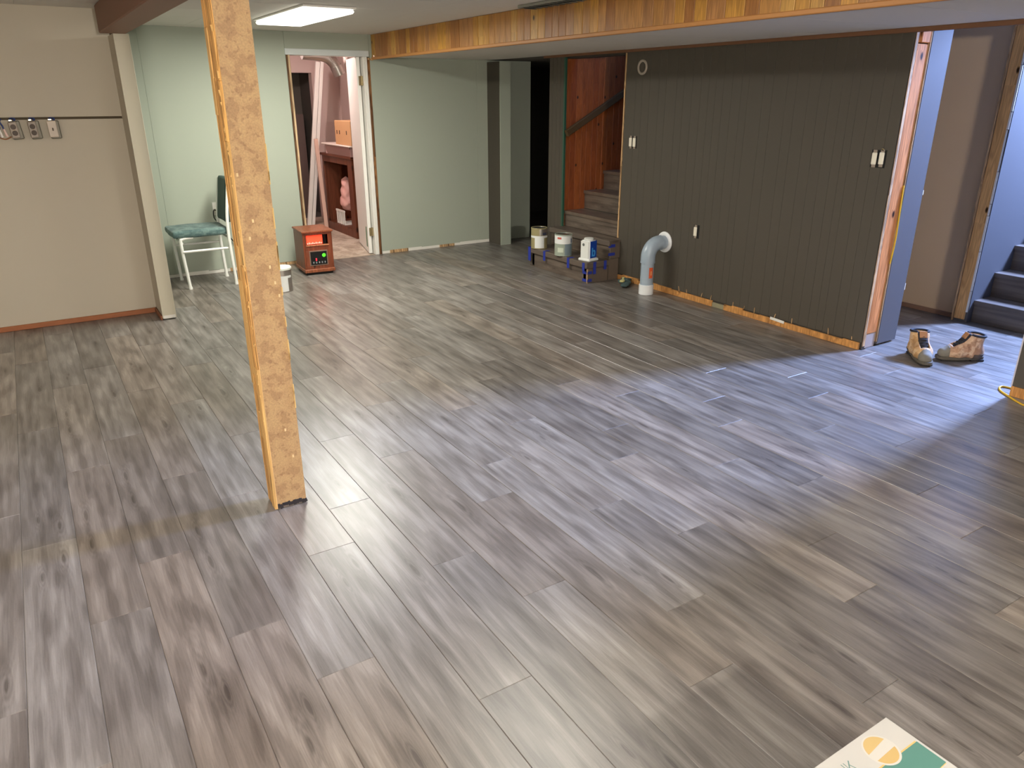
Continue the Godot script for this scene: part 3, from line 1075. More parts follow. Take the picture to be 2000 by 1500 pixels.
	obj("blue_tape", bx(Vector3(0.205, 0.150, 0.4745), Vector3(0.03, 0.08, 0.002)), M.tape, b)
	for y in [0.31, 0.235]:
		obj("blue_tape", bx(Vector3(0.285, y, 0.4615), Vector3(0.075, 0.027, 0.002)), M.tape, b2)
	obj("corner_bead", lohi(Vector3(0.014, 0.0, 0.452), Vector3(0.022, 0.13, 0.46)), M.raw_edge, b)


func build_back_room() -> void:
	var w := thing("wall_storeroom", "pinkish lit storeroom walls seen through the open door", "wall", Vector3.ZERO, 0.0, "", "structure")
	obj("storeroom_floor", lohi(Vector3(1.2, -0.006, -10.4), Vector3(3.9, 0.002, -7.47)), M.concrete, w)
	obj("rear_wall", lohi(Vector3(3.43, 0, -10.42), Vector3(4.0, 2.3, -10.30)), M.room_wall, w)
	obj("rear_wall", lohi(Vector3(2.55, 1.866, -10.42), Vector3(3.43, 2.3, -10.30)), M.room_wall, w)
	obj("rear_wall", lohi(Vector3(1.1, 0, -10.42), Vector3(2.55, 2.3, -10.30)), M.room_wall, w)
	obj("right_wall", lohi(Vector3(3.80, 0, -10.4), Vector3(3.9, 2.3, -7.575)), M.room_wall, w)
	obj("left_wall", lohi(Vector3(1.1, 0, -10.4), Vector3(1.2, 2.3, -7.575)), M.room_wall, w)
	obj("storeroom_ceiling", lohi(Vector3(1.1, 2.3, -10.42), Vector3(3.9, 2.4, -7.46)), M.room_wall, w)
	obj("closet", lohi(Vector3(2.4, 0, -11.3), Vector3(3.6, 2.2, -11.2)), M.void_wall, w)
	obj("closet_side", lohi(Vector3(3.55, 0, -11.3), Vector3(3.6, 2.2, -10.42)), M.void_wall, w)
	obj("closet_side", lohi(Vector3(2.4, 0, -11.3), Vector3(2.45, 2.2, -10.42)), M.void_wall, w)
	obj("closet_top", lohi(Vector3(2.4, 2.2, -11.3), Vector3(3.6, 2.25, -10.42)), M.void_wall, w)
	obj("closet_floor", lohi(Vector3(2.4, -0.01, -11.3), Vector3(3.6, 0.0, -10.4)), M.void_wall, w)
	obj("closet_panel", lohi(Vector3(2.9, 0.0, -10.9), Vector3(3.45, 1.35, -10.86)), mat(rgb(112, 94, 88), 0.7), w)
	# ---- door frame
	var fr := thing("door_frame", "white door frame with bare wood jamb in the green wall", "door frame", Vector3.ZERO, 0.0, "", "structure")
	obj("head_casing", lohi(Vector3(2.250, 1.936, -7.464), Vector3(3.072, 1.990, -7.446), 0.003), M.trim_white, fr)
	obj("raw_jamb_edge", lohi(Vector3(2.262, 0.0, -7.474), Vector3(2.276, 1.936, -7.456), 0.002), wood(rgb(120, 84, 52), M.rough_grain, 0.8, Vector3(4, 1, 4)), fr)
	obj("jamb_strip", lohi(Vector3(2.277, 0.0, -7.58), Vector3(2.296, 1.936, -7.460), 0.002), wood(rgb(226, 196, 156), M.grain, 0.6, Vector3(4, 1, 4)), fr)
	obj("head_jamb", lohi(Vector3(2.277, 1.936, -7.58), Vector3(3.05, 1.955, -7.465), 0.001), M.white, fr)
	obj("jamb_strip", lohi(Vector3(3.012, 0.0, -7.58), Vector3(3.030, 1.936, -7.460), 0.002), M.white, fr)
	obj("jamb_stop", lohi(Vector3(3.031, 0.0, -7.56), Vector3(3.052, 1.936, -7.452), 0.003), M.white, fr)
	obj("raw_jamb_edge", lohi(Vector3(3.053, 0.0, -7.50), Vector3(3.084, 1.93, -7.462), 0.002), wood(rgb(150, 104, 62), M.rough_grain, 0.8, Vector3(4, 1, 4)), fr)
	obj("splinter", bx(Vector3(3.085, 1.915, -7.448), Vector3(0.055, 0.018, 0.012), 0.003, Basis(Vector3.BACK, -0.12)), M.raw_edge, fr)
	# ---- the open door, hinged on the right and swung into the storeroom
	var d := thing("door_1", "white flush door swung open into the storeroom", "door", Vector3(2.985, 0, -7.500), 0.0, "", "structure")
	var ang := atan2(0.159, 0.682)
	var bs := Basis(Vector3.UP, -ang)
	var lf := obj("leaf", bx(bs * Vector3(-0.012, 0.975, -0.352), Vector3(0.035, 1.925, 0.70), 0.002, bs), M.white, d)
	for y in [1.72, 0.24]:
		var hg := obj("hinge", bx(Vector3(0.006, y, 0.006), Vector3(0.045, 0.085, 0.006), 0.001), M.brass, d)
		obj("hinge_pin", tube([Vector3(0.015, y - 0.045, 0.008), Vector3(0.015, y + 0.045, 0.008)], 0.006, 8), M.brass, hg)
	obj("green_patch", bx(bs * Vector3(-0.0305, 0.175, -0.10), Vector3(0.002, 0.21, 0.05), 0.0, bs), mat(rgb(58, 112, 74), 0.6), lf, Vector3.ZERO, "small dark green painted patch")
	# ---- things stored inside
	var c := thing("cabinet", "open fronted brown wood cabinet inside the storeroom", "cabinet", Vector3(3.2, 0, -8.95))
	var br := wood(rgb(124, 68, 44), M.soft_grain, 0.4, Vector3(4, 1, 4))
	var dk := br
	obj("side_panel", lohi(Vector3(0.0, 0.0, 0.47), Vector3(0.44, 0.90, 0.50), 0.003), br, c)
	obj("side_panel", lohi(Vector3(0.0, 0.0, -0.50), Vector3(0.44, 0.90, -0.47), 0.003), br, c)
	obj("stile", lohi(Vector3(-0.012, 0.0, 0.36), Vector3(0.006, 0.90, 0.50), 0.003), br, c)
	obj("stile", lohi(Vector3(-0.012, 0.0, -0.50), Vector3(0.006, 0.90, -0.44), 0.003), br, c)
	obj("bottom_rail", lohi(Vector3(-0.012, 0.0, -0.44), Vector3(0.006, 0.10, 0.36), 0.003), br, c)
	obj("top_rail", lohi(Vector3(-0.012, 0.83, -0.44), Vector3(0.006, 0.90, 0.36), 0.003), br, c)
	obj("bottom_shelf", lohi(Vector3(0.006, 0.085, -0.47), Vector3(0.42, 0.10, 0.47)), dk, c)
	obj("back_panel", lohi(Vector3(0.42, 0.0, -0.47), Vector3(0.44, 0.90, 0.47)), dk, c)
	obj("top", lohi(Vector3(-0.03, 0.90, -0.52), Vector3(0.46, 0.932, 0.52), 0.005), br, c)
	var bag := obj("plastic_bag", net(func(p: Vector3) -> float: return smin(capsule(p, Vector3(0, 0.06, 0), Vector3(0, 0.2, 0.01), 0.075, 0.055), capsule(p, Vector3(0.0, 0.25, -0.05), Vector3(0.0, 0.22, 0.0), 0.03, 0.03), 0.05) + 0.008 * sin(p.x * 90.0) * sin(p.y * 70.0 + p.z * 40.0), Vector3(-0.13, -0.03, -0.13), Vector3(0.13, 0.33, 0.13), 0.012), mat(rgb(222, 168, 160), 0.5), self, Vector3(3.33, 0.277, -9.03))
	bag.scale = Vector3(1.35, 1.35, 1.35)
	tag(bag, "pink plastic bag inside the open brown cabinet", "bag")
	var bk := thing("wire_basket", "white slatted basket under the pink bag in the cabinet", "basket", Vector3(3.33, 0.101, -9.03))
	bk.scale = Vector3(1.35, 1.35, 1.35)
	obj("base", lohi(Vector3(-0.08, 0.0, -0.10), Vector3(0.08, 0.008, 0.10)), M.white, bk)
	for k in 5:
		obj("slat", lohi(Vector3(-0.085, 0.0, -0.10 + k * 0.045), Vector3(-0.077, 0.125, -0.082 + k * 0.045)), M.white, bk)
		obj("slat", lohi(Vector3(0.077, 0.0, -0.10 + k * 0.045), Vector3(0.085, 0.125, -0.082 + k * 0.045)), M.white, bk)
	obj("rim", lohi(Vector3(-0.088, 0.112, -0.104), Vector3(-0.076, 0.128, 0.104)), M.white, bk)
	var bin := thing("storage_bin", "clear pinkish plastic bin lying on the brown cabinet", "bin", Vector3(3.36, 0.932, -8.80))
	var cl := mat(rgb(176, 140, 136), 0.25)
	obj("front", bx(Vector3(-0.19, 0.055, 0.0), Vector3(0.008, 0.11, 0.80), 0.002, Basis(Vector3.BACK, 0.25)), cl, bin)
	obj("near_end", bx(Vector3(0.0, 0.055, 0.41), Vector3(0.40, 0.11, 0.008), 0.002, Basis(Vector3.RIGHT, 0.2)), cl, bin)
	obj("far_end", bx(Vector3(0.0, 0.055, -0.41), Vector3(0.40, 0.11, 0.008), 0.002, Basis(Vector3.RIGHT, -0.2)), cl, bin)
	obj("contents", lohi(Vector3(-0.15, 0.0, -0.36), Vector3(0.17, 0.09, 0.36), 0.02), mat(rgb(150, 84, 70), 0.7), bin)
	obj("lid", lohi(Vector3(-0.235, 0.108, -0.46), Vector3(0.20, 0.126, 0.46), 0.006), mat(rgb(236, 222, 212), 0.35), bin)
	var cb := thing("cardboard_box", "small tan cardboard box with hand holes on top of the bin", "box", Vector3(3.34, 1.0585, -8.58))
	var card := mat(rgb(196, 152, 108), 0.85)
	obj("body", lohi(Vector3(-0.18, 0.0, -0.25), Vector3(0.17, 0.262, 0.25), 0.004), card, cb)
	for z in [-0.18, -0.10, 0.12]:
		obj("hole", bx(Vector3(-0.1805, 0.135, z), Vector3(0.003, 0.042, 0.022), 0.001), mat(rgb(70, 44, 30), 0.8), cb)
	obj("hole", bx(Vector3(-0.02, 0.135, 0.2505), Vector3(0.03, 0.04, 0.003), 0.001), mat(rgb(70, 44, 30), 0.8), cb)
	# leaning white boards
	for a in [[0.0, 0.05], [0.052, 0.04]]:
		var lean := obj("leaning_board", bx(Vector3(0, 0.99, 0), Vector3(a[1], 1.99, 0.03), 0.002), M.white, self, Vector3(3.015 + a[0], 0.012, -9.68))
		lean.rotation.z = -atan2(0.305, 1.97)
		tag(lean, "tall white board leaning in the storeroom, left of the pair" if a[0] == 0.0 else "tall white board leaning in the storeroom, right of the pair", "board")
	var thin := obj("leaning_strip", bx(Vector3(0, 0.55, 0), Vector3(0.045, 1.10, 0.025), 0.002), mat(rgb(206, 172, 156), 0.6), self, Vector3(3.09, 0.003, -9.22))
	thin.rotation.x = -0.10
	tag(thin, "short pinkish board leaning against the brown cabinet", "board")
	# dangling duct elbow
	var du := thing("duct_elbow", "shiny metal duct elbow hanging under the storeroom ceiling", "duct", Vector3(3.12, 1.93, -8.6))
	obj("elbow", tube(curve([Vector3(-0.34, 0.08, 0), Vector3(-0.10, 0.06, 0), Vector3(0.0, 0.0, 0.0), Vector3(0.05, -0.09, 0.0)], 6), 0.062, 18), M.galv, du)
	obj("collar", tube([Vector3(0.03, -0.04, 0), Vector3(0.07, -0.13, 0)], 0.068, 18), M.metal, du)
	obj("strap", tube(curve([Vector3(-0.02, 0.36, 0), Vector3(-0.06, 0.1, 0.066), Vector3(-0.02, -0.02, 0.07)], 5), 0.006, 6), M.metal, du)
	var pp := obj("white_pipe", tube([Vector3(3.30, 2.29, -8.75), Vector3(3.36, 1.75, -8.75), Vector3(3.44, 1.60, -8.75)], 0.035, 14), mat(rgb(190, 176, 170), 0.5))
	tag(pp, "pale pipe beside the duct elbow in the storeroom", "pipe")


func build_lights() -> void:
	for a in [
			[Vector3(1.925, CEI, -5.88), Color(1.0, 0.992, 0.94), 6.4, "glowing white ceiling light panel near the green wall"],
			[Vector3(1.925, CEI, -2.72), Color(1.0, 0.992, 0.95), 2.6, "added white ceiling light panel above the middle of the room, out of view"],  # unseen panel, added to brighten the middle floor and walls
			[Vector3(1.925, CEI, 0.45), Color(1.0, 0.975, 0.93), 1.3, "white ceiling light panel behind the viewer"],
			[Vector3(-1.1, CEI, -2.4), Color(1.0, 0.95, 0.91), 3.2, "added white ceiling light panel left of the beam, out of view"]]:  # unseen panel, added to lift the beige wall
		var at: Vector3 = a[0]
		var t := thing("ceiling_light", a[3], "light", at, 0.0, "ceiling light panels")
		var em := mat(rgb(250, 250, 246), 0.4)
		em.emission_enabled = true
		em.emission = a[1]
		em.emission_energy_multiplier = 2.6
		obj("housing", lohi(Vector3(-0.185, -0.014, -0.61), Vector3(0.185, -0.001, 0.61), 0.003), M.white, t)
		obj("diffuser", lohi(Vector3(-0.178, -0.040, -0.58), Vector3(0.178, -0.0145, 0.58), 0.010), em, t)
		area_light("ceiling_light_lamp", at + Vector3(0, -0.046, 0), Vector3.DOWN, Vector2(0.34, 1.14), a[1], a[2])
	# bare bulb hanging behind the viewer; it lights the post and, through the opening, the tan entry wall
	var hb := thing("hanging_bulb", "bare bulb hanging on a cord behind the viewer", "light", Vector3(0.4, CEI, 1.80))
	var he := mat(rgb(255, 244, 226), 0.4)
	he.emission_enabled = true
	he.emission = Color(1.0, 0.968, 0.92)
	he.emission_energy_multiplier = 3.0
	obj("cord", tube([Vector3(0, -0.001, 0), Vector3(0, -0.20, 0)], 0.004, 8), M.white, hb)
	obj("socket", lathe([Vector2(0.016, -0.265), Vector2(0.022, -0.26), Vector2(0.020, -0.20), Vector2(0.0, -0.195)], 16), M.white, hb)
	obj("bulb", lathe([Vector2(0.0, -0.42), Vector2(0.03, -0.414), Vector2(0.054, -0.39), Vector2(0.060, -0.36), Vector2(0.050, -0.325), Vector2(0.026, -0.285), Vector2(0.018, -0.262)], 20), he, hb)
	var hl := OmniLight3D.new()
	hl.name = "hanging_bulb_lamp"
	add_child(hl)
	hl.position = Vector3(0.4, CEI - 0.36, 1.80)
	hl.light_color = Color(1.0, 0.968, 0.92)
	hl.light_energy = 9.5
	hl.light_size = 0.055
	hl.omni_range = 16.0
	hl.omni_attenuation = 2.0
	hl.shadow_enabled = true
	# bulb in the storeroom, above the door head
	var b := thing("storeroom_bulb", "bare bulb on the storeroom ceiling above the door", "light", Vector3(2.55, 2.3, -8.5))
	var be := mat(rgb(255, 236, 226), 0.4)
	be.emission_enabled = true
	be.emission = Color(1.0, 0.91, 0.885)
	be.emission_energy_multiplier = 3.0
	obj("socket", lathe([Vector2(0.0, -0.05), Vector2(0.03, -0.05), Vector2(0.045, -0.001), Vector2(0.0, -0.001)], 16), M.white, b)
	obj("bulb", lathe([Vector2(0.0, -0.15), Vector2(0.022, -0.145), Vector2(0.034, -0.12), Vector2(0.032, -0.095), Vector2(0.018, -0.06), Vector2(0.016, -0.051)], 18), be, b)
	var o := OmniLight3D.new()
	o.name = "storeroom_lamp"
	add_child(o)
	o.position = Vector3(2.55, 2.185, -8.5)
	o.light_color = Color(1.0, 0.91, 0.885)
	o.light_energy = 1.3
	o.light_size = 0.03
	o.omni_range = 12.0
	o.omni_attenuation = 2.0
	o.shadow_enabled = true


func build_post() -> void:
	var p := thing("support_post", "tall bare wooden support post with stained brown front", "post", Vector3(0.668, 0, -2.803))
	var face := mat(Color.WHITE, 0.55)
	face.albedo_texture = tex(blotch_image(314, 128, 2048, rgb(184, 150, 106), rgb(134, 96, 66), rgb(196, 164, 116), 0.7))
	# core with the stained face towards the viewer
	obj("core", lohi(Vector3(-0.055, 0.012, -0.055), Vector3(0.062, 1.965, 0.046), 0.002), wood(rgb(200, 150, 86), M.grain, 0.7, Vector3(4, 1, 4)), p)
	obj("stained_face", print_quad(Vector3(-0.058, 1.965, 0.050), Vector3(0.063, 1.965, 0.050), Vector3(0.063, 0.014, 0.050), Vector3(-0.058, 0.014, 0.050)), face, p)
	obj("face_board", lohi(Vector3(-0.058, 0.013, 0.0462), Vector3(0.063, 1.965, 0.0498)), wood(rgb(196, 150, 92), M.grain, 0.7, Vector3(4, 1, 4)), p)
	# rough plywood edge strip on the left, in several splintered lengths
	var sidem := wood(rgb(255, 208, 132), M.soft_grain, 0.8, Vector3(9, 0.8, 9))
	var sides := wood(rgb(246, 190, 112), M.rough_grain, 0.8, Vector3(9, 0.8, 9), Vector3(0.4, 0.3, 0.2))
	var layers := [[-0.055, -0.018], [-0.017, 0.012], [0.013, 0.053]]
	for li in layers.size():
		var y := 0.004
		while y < 1.96:
			var dy := rng.randf_range(0.10, 0.42)
			var y1 := minf(y + dy, 1.965)
			var j := rng.randf_range(-0.0022, 0.0022)
			obj("side_strip", lohi(Vector3(-0.066 + j, y, layers[li][0]), Vector3(-0.0555, y1, layers[li][1] + rng.randf_range(-0.001, 0.0025)), 0.0015), sidem if rng.randf() < 0.6 else sides, p)
			y = y1
	for k in 26:
		var y := rng.randf_range(0.1, 1.9)
		obj("splinter", bx(Vector3(rng.randf_range(-0.067, -0.060), y, 0.052), Vector3(0.006, rng.randf_range(0.008, 0.03), 0.006), 0.001, Basis(Vector3.FORWARD, rng.randf_range(-0.4, 0.4))), sidem, p)
	for k in 14:
		var y := rng.randf_range(0.45, 1.5)
		obj("glue_drip", bx(Vector3(0.063, y, 0.046), Vector3(0.005, rng.randf_range(0.02, 0.09), 0.012), 0.002), mat(rgb(216, 180, 112), 0.5), p)
	for d in [[-0.03, 1.10], [0.028, 0.99], [0.04, 0.93], [-0.012, 1.16], [0.012, 0.34], [0.03, 0.22], [0.05, 0.88], [-0.045, 1.32]]:
		obj("glue_dot", bx(Vector3(d[0], d[1], 0.0508), Vector3(0.007, 0.012, 0.002), 0.001), mat(rgb(226, 200, 150), 0.5), p)
	# torn tar paper at the foot
	for k in 11:
		obj("torn_paper", bx(Vector3(-0.052 + k * 0.0112, 0.012 + rng.randf_range(-0.002, 0.007), 0.052), Vector3(0.013, rng.randf_range(0.010, 0.022), 0.004), 0.001, Basis(Vector3.BACK, rng.randf_range(-0.5, 0.5))), mat(rgb(44, 40, 42), 0.8), p)
	obj("base_shim", lohi(Vector3(-0.054, 0.0, -0.052), Vector3(0.064, 0.011, 0.048)), mat(rgb(120, 110, 104), 0.6), p)


func build_chair() -> void:
	var c := thing("chair", "white tube chair with teal cushioned seat behind the wooden post", "chair", Vector3(1.23, 0, -7.09))
	var tubem := mat(rgb(236, 236, 230), 0.35)
	var fab := mat(Color.WHITE, 0.85)
	fab.albedo_texture = tex(blotch_image(91, 256, 256, rgb(84, 108, 106), rgb(44, 70, 74), rgb(118, 140, 134)))
	fab.uv1_triplanar = true
	fab.uv1_scale = Vector3(3, 3, 3)
	fab.rim_enabled = true
	fab.rim = 0.3
	var fz := [0.183, -0.231]
	for z in fz:
		var lg := obj("leg", tube(curve([Vector3(-0.184, 0.0, z), Vector3(-0.205, 0.38, z * 0.96), Vector3(-0.185, 0.435, z * 0.94), Vector3(-0.10, 0.442, z * 0.9)], 6), 0.0135, 12), tubem, c)
		obj("foot_cap", lathe([Vector2(0.0, 0.0), Vector2(0.017, 0.0), Vector2(0.0165, 0.02), Vector2(0.0, 0.02)], 12, Transform3D(Basis.IDENTITY, Vector3(-0.184, 0.0005, z))), tubem, lg)
	for z in [0.205, -0.172]:
		var lg := obj("rear_leg", tube(curve([Vector3(0.203, 0.0, z), Vector3(0.190, 0.40, z), Vector3(0.20, 0.62, z * 0.98), Vector3(0.245, 0.90, z * 0.93)], 6), 0.0135, 12), tubem, c)
		obj("foot_cap", lathe([Vector2(0.0, 0.0), Vector2(0.017, 0.0), Vector2(0.0165, 0.02), Vector2(0.0, 0.02)], 12, Transform3D(Basis.IDENTITY, Vector3(0.203, 0.0005, z))), tubem, lg)
	for z in [0.188, -0.20]:
		obj("side_rail", tube([Vector3(-0.20, 0.328, z), Vector3(0.192, 0.328, z)], 0.011, 10), tubem, c)
	obj("cross_rail", tube([Vector3(-0.196, 0.40, 0.175), Vector3(-0.196, 0.40, -0.22)], 0.011, 10), tubem, c)
	obj("cross_rail", tube([Vector3(0.19, 0.42, 0.20), Vector3(0.19, 0.42, -0.17)], 0.011, 10), tubem, c)
	var seat := func(p: Vector3) -> float:
		var q := Vector3(absf(p.x) - 0.215, absf(p.y) - 0.012, absf(p.z) - 0.185)
		var o := Vector3(maxf(q.x, 0.0), maxf(q.y, 0.0), maxf(q.z, 0.0)).length() + minf(maxf(q.x, maxf(q.y, q.z)), 0.0) - 0.024
		return o + 0.35 * (p.x * p.x + p.z * p.z) * 0.22 + 0.002 * sin(p.x * 35.0) * cos(p.z * 28.0)
	obj("seat", net(seat, Vector3(-0.27, -0.05, -0.24), Vector3(0.27, 0.05, 0.24), 0.012), fab, c, Vector3(-0.03, 0.475, -0.013))
	var back := func(p: Vector3) -> float:
		var q := Vector3(absf(p.x + 0.5 * p.z * p.z) - 0.012, absf(p.y) - 0.17, absf(p.z) - 0.13)
		return Vector3(maxf(q.x, 0.0), maxf(q.y, 0.0), maxf(q.z, 0.0)).length() + minf(maxf(q.x, maxf(q.y, q.z)), 0.0) - 0.04 + 0.02
	var bk := obj("backrest", net(back, Vector3(-0.08, -0.27, -0.22), Vector3(0.08, 0.27, 0.22), 0.012), mat(rgb(54, 74, 68), 0.7), c, Vector3(0.244, 0.73, 0.014))
	bk.rotation.z = -0.14
	var bt := obj("back_shell", tube(curve([Vector3(0.250, 0.52, -0.165), Vector3(0.275, 0.72, -0.175), Vector3(0.300, 0.90, -0.15), Vector3(0.305, 0.94, 0.0), Vector3(0.300, 0.90, 0.17), Vector3(0.275, 0.72, 0.20), Vector3(0.250, 0.52, 0.19)], 6), 0.009, 8), mat(rgb(150, 140, 96), 0.5), c)
	# wall outlet behind the chair with a plug in it
	var o := thing("wall_outlet", "white outlet with a dark cord plugged in behind the chair", "outlet", Vector3(1.462, 0.60, -7.463))
	obj("plate", bx(Vector3(0, 0, 0.004), Vector3(0.07, 0.115, 0.007), 0.002), M.white, o)
	var pg := obj("plug", bx(Vector3(-0.004, -0.012, 0.026), Vector3(0.034, 0.034, 0.036), 0.006), M.ivory, o)
	obj("cord", tube(curve([Vector3(-0.012, -0.012, 0.045), Vector3(-0.035, -0.005, 0.055), Vector3(-0.04, -0.06, 0.04), Vector3(-0.02, -0.11, 0.03), Vector3(0.1, -0.30, 0.02), Vector3(0.3, -0.585, 0.03)], 6), 0.005, 8), M.black, pg)


func build_heater() -> void:
	var h := thing("heater", "reddish brown wooden cabinet heater with glowing orange window", "heater", Vector3(2.212, 0, -7.035), -0.06)
	var wd := wood(rgb(138, 72, 44), M.soft_grain, 0.38, Vector3(4, 1.2, 4), Vector3.ZERO, false)
	var wl := wood(rgb(158, 90, 58), M.soft_grain, 0.38, Vector3(4, 1.2, 4), Vector3(0.3, 0.1, 0), false)
	# hollow cabinet: sides, back, top, bottom, and a front with two openings
	obj("side_panel", lohi(Vector3(-0.138, 0.030, -0.17), Vector3(-0.122, 0.395, 0.168), 0.003), wd, h)
	obj("side_panel", lohi(Vector3(0.122, 0.030, -0.17), Vector3(0.138, 0.395, 0.168), 0.003), wd, h)
	obj("back_panel", lohi(Vector3(-0.122, 0.03, -0.17), Vector3(0.122, 0.395, -0.155)), wd, h)
	obj("top", lohi(Vector3(-0.147, 0.395, -0.18), Vector3(0.147, 0.413, 0.182), 0.004), wl, h)
	obj("plinth", lohi(Vector3(-0.144, 0.022, -0.174), Vector3(0.144, 0.056, 0.180), 0.005), wl, h)
	obj("foot_base", lohi(Vector3(-0.125, 0.0, -0.155), Vector3(0.125, 0.022, 0.155), 0.003), M.black, h)
	for r in [[-0.122, 0.122, 0.373, 0.395], [-0.122, 0.122, 0.226, 0.279], [-0.122, 0.122, 0.056, 0.088], [-0.122, -0.106, 0.279, 0.373], [0.098, 0.122, 0.279, 0.373], [-0.122, -0.088, 0.088, 0.226], [0.080, 0.122, 0.088, 0.226]]:
		obj("front_rail", lohi(Vector3(r[0], r[2], 0.148), Vector3(r[1], r[3], 0.168), 0.002), wd, h)
	# glowing window
	obj("window_recess", lohi(Vector3(-0.106, 0.279, 0.095), Vector3(0.098, 0.373, 0.100)), M.black, h)
	var em := mat(rgb(255, 90, 60), 0.5)
	em.emission_enabled = true
	em.emission = Color(1.0, 0.16, 0.07)
	em.emission_energy_multiplier = 1.15
	var gg := obj("glowing_grille", lohi(Vector3(-0.100, 0.286, 0.1505), Vector3(0.050, 0.368, 0.154), 0.001), em, h, Vector3.ZERO, "glowing orange red window")
	var em2 := mat(rgb(255, 190, 180), 0.5)
	em2.emission_enabled = true
	em2.emission = Color(1.0, 0.42, 0.34)
	em2.emission_energy_multiplier = 1.1
	for k in 9:
		obj("grille_slot", lohi(Vector3(-0.096 + k * 0.016, 0.288, 0.1542), Vector3(-0.086 + k * 0.016, 0.299 + 0.006 * (k % 2), 0.1552)), em2, gg)
	obj("window_sill", lohi(Vector3(-0.110, 0.270, 0.150), Vector3(0.102, 0.281, 0.176), 0.002), wood(rgb(190, 130, 92), M.grain, 0.4, Vector3(4, 1.2, 4)), h)
	# control panel
	var cp := obj("control_panel", lohi(Vector3(-0.090, 0.086, 0.150), Vector3(0.083, 0.228, 0.172), 0.002), mat(rgb(120, 98, 86), 0.35), h)
	obj("display", lohi(Vector3(-0.080, 0.096, 0.1721), Vector3(0.073, 0.218, 0.1735)), mat(rgb(16, 18, 20), 0.2), cp)
	for k in 5:
		obj("button", bx(Vector3(-0.056 + k * 0.027, 0.116, 0.1745), Vector3(0.012, 0.018, 0.003), 0.001), mat(rgb(120, 124, 126), 0.4), cp)
	var gr := mat(rgb(90, 255, 60), 0.4)
	gr.emission_enabled = true
	gr.emission = Color(0.25, 1.0, 0.06)
	gr.emission_energy_multiplier = 1.0
	obj("green_led", lathe([Vector2(0.017, 0.0), Vector2(0.015, 0.002), Vector2(0.0, 0.002)], 16, Transform3D(Basis(Vector3.RIGHT, PI / 2.0), Vector3(0.046, 0.180, 0.1735))), gr, cp, Vector3.ZERO, "green indicator light")
	var rd := mat(rgb(255, 60, 80), 0.4)
	rd.emission_enabled = true
	rd.emission = Color(1.0, 0.08, 0.14)
	rd.emission_energy_multiplier = 1.0
	obj("red_led", bx(Vector3(-0.029, 0.145, 0.1745), Vector3(0.011, 0.026, 0.002), 0.001), rd, cp, Vector3.ZERO, "red indicator light")
	var gl := OmniLight3D.new()
	gl.name = "heater_glow_lamp"
	add_child(gl)
	gl.position = h.position + Vector3(-0.02, 0.327, 0.24)
	gl.light_color = Color(1.0, 0.3, 0.15)
	gl.light_energy = 0.004
	gl.light_size = 0.05
	gl.omni_range = 12.0
	gl.omni_attenuation = 2.0
	gl.shadow_enabled = true


func paint_can(at: Vector3, label: String, body: Material, band: Material, r: float, hgt: float, bandy: Vector2) -> Node3D:
	var c := thing("paint_can", label, "paint can", at, 0.0, "round paint cans")
	obj("body", lathe([Vector2(0, 0.002), Vector2(r - 0.002, 0.002), Vector2(r, 0.0), Vector2(r + 0.0015, 0.004), Vector2(r, 0.008), Vector2(r, hgt - 0.008), Vector2(r + 0.002, hgt - 0.004), Vector2(r, hgt), Vector2(r - 0.008, hgt), Vector2(r - 0.01, hgt - 0.006), Vector2(0.0, hgt - 0.006)], 32), body, c)
	if band:
		obj("label_band", lathe([Vector2(r + 0.0006, bandy.x), Vector2(r + 0.0006, bandy.y)], 32), band, c)
	obj("lid", lathe([Vector2(r - 0.012, hgt - 0.006), Vector2(r - 0.012, hgt - 0.001), Vector2(r - 0.018, hgt - 0.001), Vector2(r - 0.02, hgt - 0.004), Vector2(0.0, hgt - 0.004)], 32), M.metal, c)
	return c


func sleeve(parent: Node3D, called: String, m: Material, r: float, y0: float, y1: float, a0: float, a1: float, label := "") -> void:
	obj(called, lathe([Vector2(r, y0), Vector2(r, y1)], 14, Transform3D.IDENTITY, a0, a1), m, parent, Vector3.ZERO, label)


